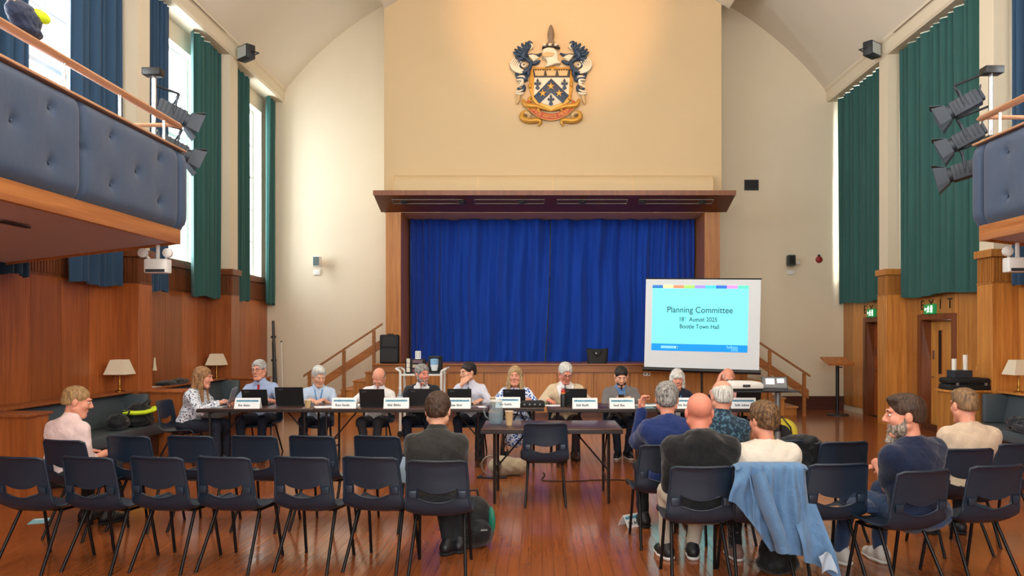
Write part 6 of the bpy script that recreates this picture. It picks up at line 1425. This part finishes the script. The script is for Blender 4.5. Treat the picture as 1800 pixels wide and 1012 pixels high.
# black bag under the denim jacket, envelope, papers
t = thing('handbag', 'black handbag on the floor under the denim jacket', 'bag', (ux(1367, 5.2), 5.2, 0)); lump('body', m_bag, t, [((-.0, 0, .13), I_, (.13, .10, .14)), ((0, 0, .06), I_, (.15, .12, .08))], (-.22, -.2, -.02), (.22, .2, .32), cut=.0); MB().tube([(-.08, 0, .24), (-.05, 0, .34), (.05, 0, .34), (.08, 0, .24)], .01, 6).build('handle', m_bag, t, smooth=60)
t = thing('envelope', 'tan envelope on the empty chair right of the denim jacket', 'envelope', (ux(1462, 5.1), 5.12, .445), R(12)); MB().box(-.12, .12, -.09, .09, -.001, .003).build('body', mat('manila', '#d8ab72', .7), t); MB().prism([(-.12, .09), (.12, .09), (0, -.02)], .003, .0045, 'xy').build('flap', mat('manila2', '#c99a60', .7), t)
t = thing('denim_roll', 'small folded denim item on the chair beside the envelope', 'clothing', (ux(1510, 5.15), 5.12, .445)); lump('cloth', m_jeans, t, [((0, 0, .04), I_, (.09, .1, .045))], (-.16, -.16, -.02), (.16, .16, .12), cut=0.); MB().box(-.07, .07, -.11, -.1, .01, .05).build('fold', m_jeans, t)
t = thing('dark_jacket', 'dark jacket over the chair right of the woman in cream', 'jacket', (ux(1398, 6.1), 6.16, .43)); lump('cloth', m_bag, t, [((0, -.16, .36), I_, (.16, .06, .06)), ((0, -.14, .22), I_, (.15, .05, .18)), ((0, -.0, .06), I_, (.15, .13, .06))], (-.25, -.3, -.02), (.25, .22, .5), cut=.005, nz=(.01, 45)); MB().tube([(.13, -.18, .36), (.17, -.15, .2), (.16, -.1, .08)], [.04, .045, .035], 10).build('sleeve', m_bag, t, smooth=60)
t = thing('floor_leaflet', 'small pale blue leaflet on the floor at the left', 'paper', (ux(70, 6.6), 6.6, .001), R(20)); MB().box(-.07, .07, -.1, .1, 0, .002).build('sheet', mat('cyan_sheet', '#8fd0dc', .6), t); MB().box(-.05, .05, .04, .08, .002, .0024).build('print_block', m_card, t)
# handbag under the committee table
t = thing('canvas_bag', 'beige bag with a looped strap on the floor by the small table', 'bag', (ux(884, 8.75), 8.75, 0)); lump('body', m_beigebag, t, [((0, 0, .11), I_, (.17, .13, .12)), ((.16, .02, .10), I_, (.13, .11, .10))], (-.28, -.22, -.02), (.36, .22, .3), cut=.0); MB().tube([(-.13 + .11 * math.cos(a), -.14, .14 + .11 * math.sin(a)) for a in np.linspace(0, 2 * PI, 16)[:-1]], .018, 8, closed=True, flat=.6).build('looped_strap', mat('strap_taupe', '#6f6255', .6), t, smooth=60); MB().tube([(-.24, -.12, .02), (-.28, -.2, .015), (-.1, -.24, .015), (.06, -.22, .015)], .012, 6).build('trailing_strap', m_bag, t, smooth=60)
# ---- denim jacket over the chair back
c_denim = cloth('washed_denim', '#5a7da3', .9, .3); c_den2 = mat('denim_lining', '#a9b9ca', .9)
xd = ux(1350, 4.78); t = thing('denim_jacket', 'light blue denim jacket hung over a chair back, trailing towards the floor', 'jacket', (xd, 4.76, .80)); rd = random.Random(4)
def jk(u, v):
    x = -.245 + .50 * u + .02 * math.sin(v * 5 + u * 3)
    zb = .60 - .34 * min(1, u * 2.2) ** 1.3 if u < .45 else .26 - .06 * (u - .45)
    L0 = .17; s = v
    if s < .22: k = s / .22; y = .105 - .03 * k; z = -.16 + .175 * k
    elif s < .30: k = (s - .22) / .08; y = .075 - .13 * k; z = .015 + .022 * math.sin(PI * k)
    else:
        k = (s - .30) / .70; z = .015 - (.815 - zb - .02) * k * .98; y = -.055 - .035 * math.sin(min(1, k * 2.) * PI / 2) - .03 * math.sin(u * 17 + k * 2.2) * min(1, k * 2) - .015 * math.sin(u * 41 + 1)
        x *= 1 + .05 * k
    edge = max(0, abs(u - .5) * 2 - .82) / .18
    return (x, y + edge * .05 * (1 if s > .3 else 0), z - edge * .02)
MB().grid(jk, 44, 40).build('jacket_body', c_denim, t, thick=.007, smooth=70)
def tail(u, v):
    a = Vector((.10 + .18 * u, 0, -.20 - .02 * u)); b = Vector((.17 + .24 * u, 0, -.70 + .06 * math.sin(u * 3.1) + .15 * (1 - u) ** 2))
    p = a.lerp(b, v); return (p.x, -.055 - .09 * min(1, v * 1.6) - .035 * math.sin(u * 7 + v * 2) * min(1, v * 2), p.z)
MB().grid(tail, 18, 20).build('jacket_tail', c_denim, t, thick=.007, smooth=70)
MB().tube([(-.10, -.10, -.02), (-.06, -.155, -.2), (.0, -.165, -.36), (.03, -.16, -.46)], [.07, .075, .07, .058], 14, flat=.6).build('sleeve', c_denim, t, smooth=70); MB().tube([(.028, -.16, -.445), (.037, -.16, -.485)], [.066, .066], 14, flat=.62).build('cuff', c_denim, t, smooth=40)
def lin(u, v): return (.245 + .085 * u + .03 * v, -.192 - .02 * math.sin(u * 5 + v * 4), -.51 - .11 * v + .03 * math.sin(u * 3))
MB().grid(lin, 8, 8).build('lining_patch', c_den2, t, thick=.004, smooth=70)
for s in (-.16, .14): MB().tube([(s, -.125, -.02), (s + .02, -.155, -.18), (s + .02, -.15, -.3)], .004, 5).build('seam', mat('denim_seam', '#5a7faa', .9), t)
# ---- refreshment trolley behind the committee
TXc, TYc = ux(743, 12.2), 12.2
t = thing('trolley', 'white-framed refreshment trolley in front of the stage', 'trolley', (TXc, TYc, 0))
for sx in (-.33, .33):
    for sy in (-.2, .2): MB().tube([(sx, sy, .1), (sx, sy, 1.06)], .02, 8).build('post', m_wplast, t, smooth=40); MB().lathe([(.03, -.015), (.05, 0), (.03, .015)], 12, mx=Matrix.Translation((sx, sy, .05)) @ Matrix.Rotation(R(90), 4, 'X')).build('caster', m_rub, t)
for z in (.25, .6, 1.0): MB().box(-.34, .34, -.21, .21, z - .012, z + .012).build('shelf', m_wplast, t, bevel=.004)
for sx in (-1, 1): MB().tube([(sx * .33, -.2, 1.06), (sx * .40, -.2, 1.10), (sx * .40, .2, 1.10), (sx * .33, .2, 1.06)], .018, 8).build('push_handle', m_wplast, t, smooth=40)
ZT = 1.012
t = thing('sachet_rack', 'dark rack of tea sachets and jars on the trolley', 'rack', (TXc - .12, TYc, ZT)); MB().box(-.16, .16, -.02, .10, 0, .24).build('frame', m_blackm, t, bevel=.006)
for i in range(3):
    for j in range(2): MB().lathe([(.030, 0), (.030, .06), (.02, .07)], 10, c=(-.11, -.035, .03 + i * .075)).build('jar', mat('jar_cream', '#d9d2c4', .4), t, smooth=40) if j == 0 else MB().cbox((.04, -.03, .05 + i * .075), (.16, .02, .05)).build('sachets', mat('sachet_%d' % i, ('#7a3a36', '#b3a58c', '#6d5560')[i], .6), t)
t = thing('menu_card', 'small white card with dots above the trolley rack', 'card', (TXc - .08, TYc + .03, ZT + .24)); MB().box(-.045, .045, -.004, .004, 0, .13).build('card', m_card, t)
for i in range(4):
    for j in range(2): MB().cbox((-.02 + .04 * j, -.005, .025 + .028 * i), (.018, .002, .014)).build('printed_dot', mat('dot_print', '#5a4a48', .6), t)
t = thing('coffee_machine', 'black drinks dispenser with a blue and white jug on the trolley', 'coffee machine', (TXc + .20, TYc, ZT)); MB().box(-.11, .11, -.02, .14, 0, .29).build('body', m_blackm, t, bevel=.015, smooth=40); MB().box(-.09, .09, -.12, -.02, 0, .03).build('drip_tray', m_black, t); MB().lathe([(.045, .0), (.065, .09), (.065, .1)], 14, c=(0, -.055, .05)).build('lower_jug', mat('jug_white', '#dfe6ea', .4), t, smooth=40); MB().lathe([(.065, .1), (.072, .19), (.05, .2)], 14, c=(0, -.055, .05)).build('upper_jug', mat('jug_blue', '#86b2d8', .4), t, smooth=40); MB().box(-.09, .09, -.10, -.02, .255, .29).build('spout_head', m_black, t, bevel=.006)
# ---- cable on the floor
cb = MB().tube([(ux(955, 8.6) + .02 * math.sin(k), 8.9 - k * .09 + .0, .006) if k < 6 else (ux(955, 8.6) + (k - 6) * .14, 8.4 - .05 * math.sin((k - 6) * .9), .006) for k in range(16)], .006, 6).build('floor_cable', m_rub, smooth=60); tag(cb, 'thin black cable on the floor beyond the small table', 'cable')
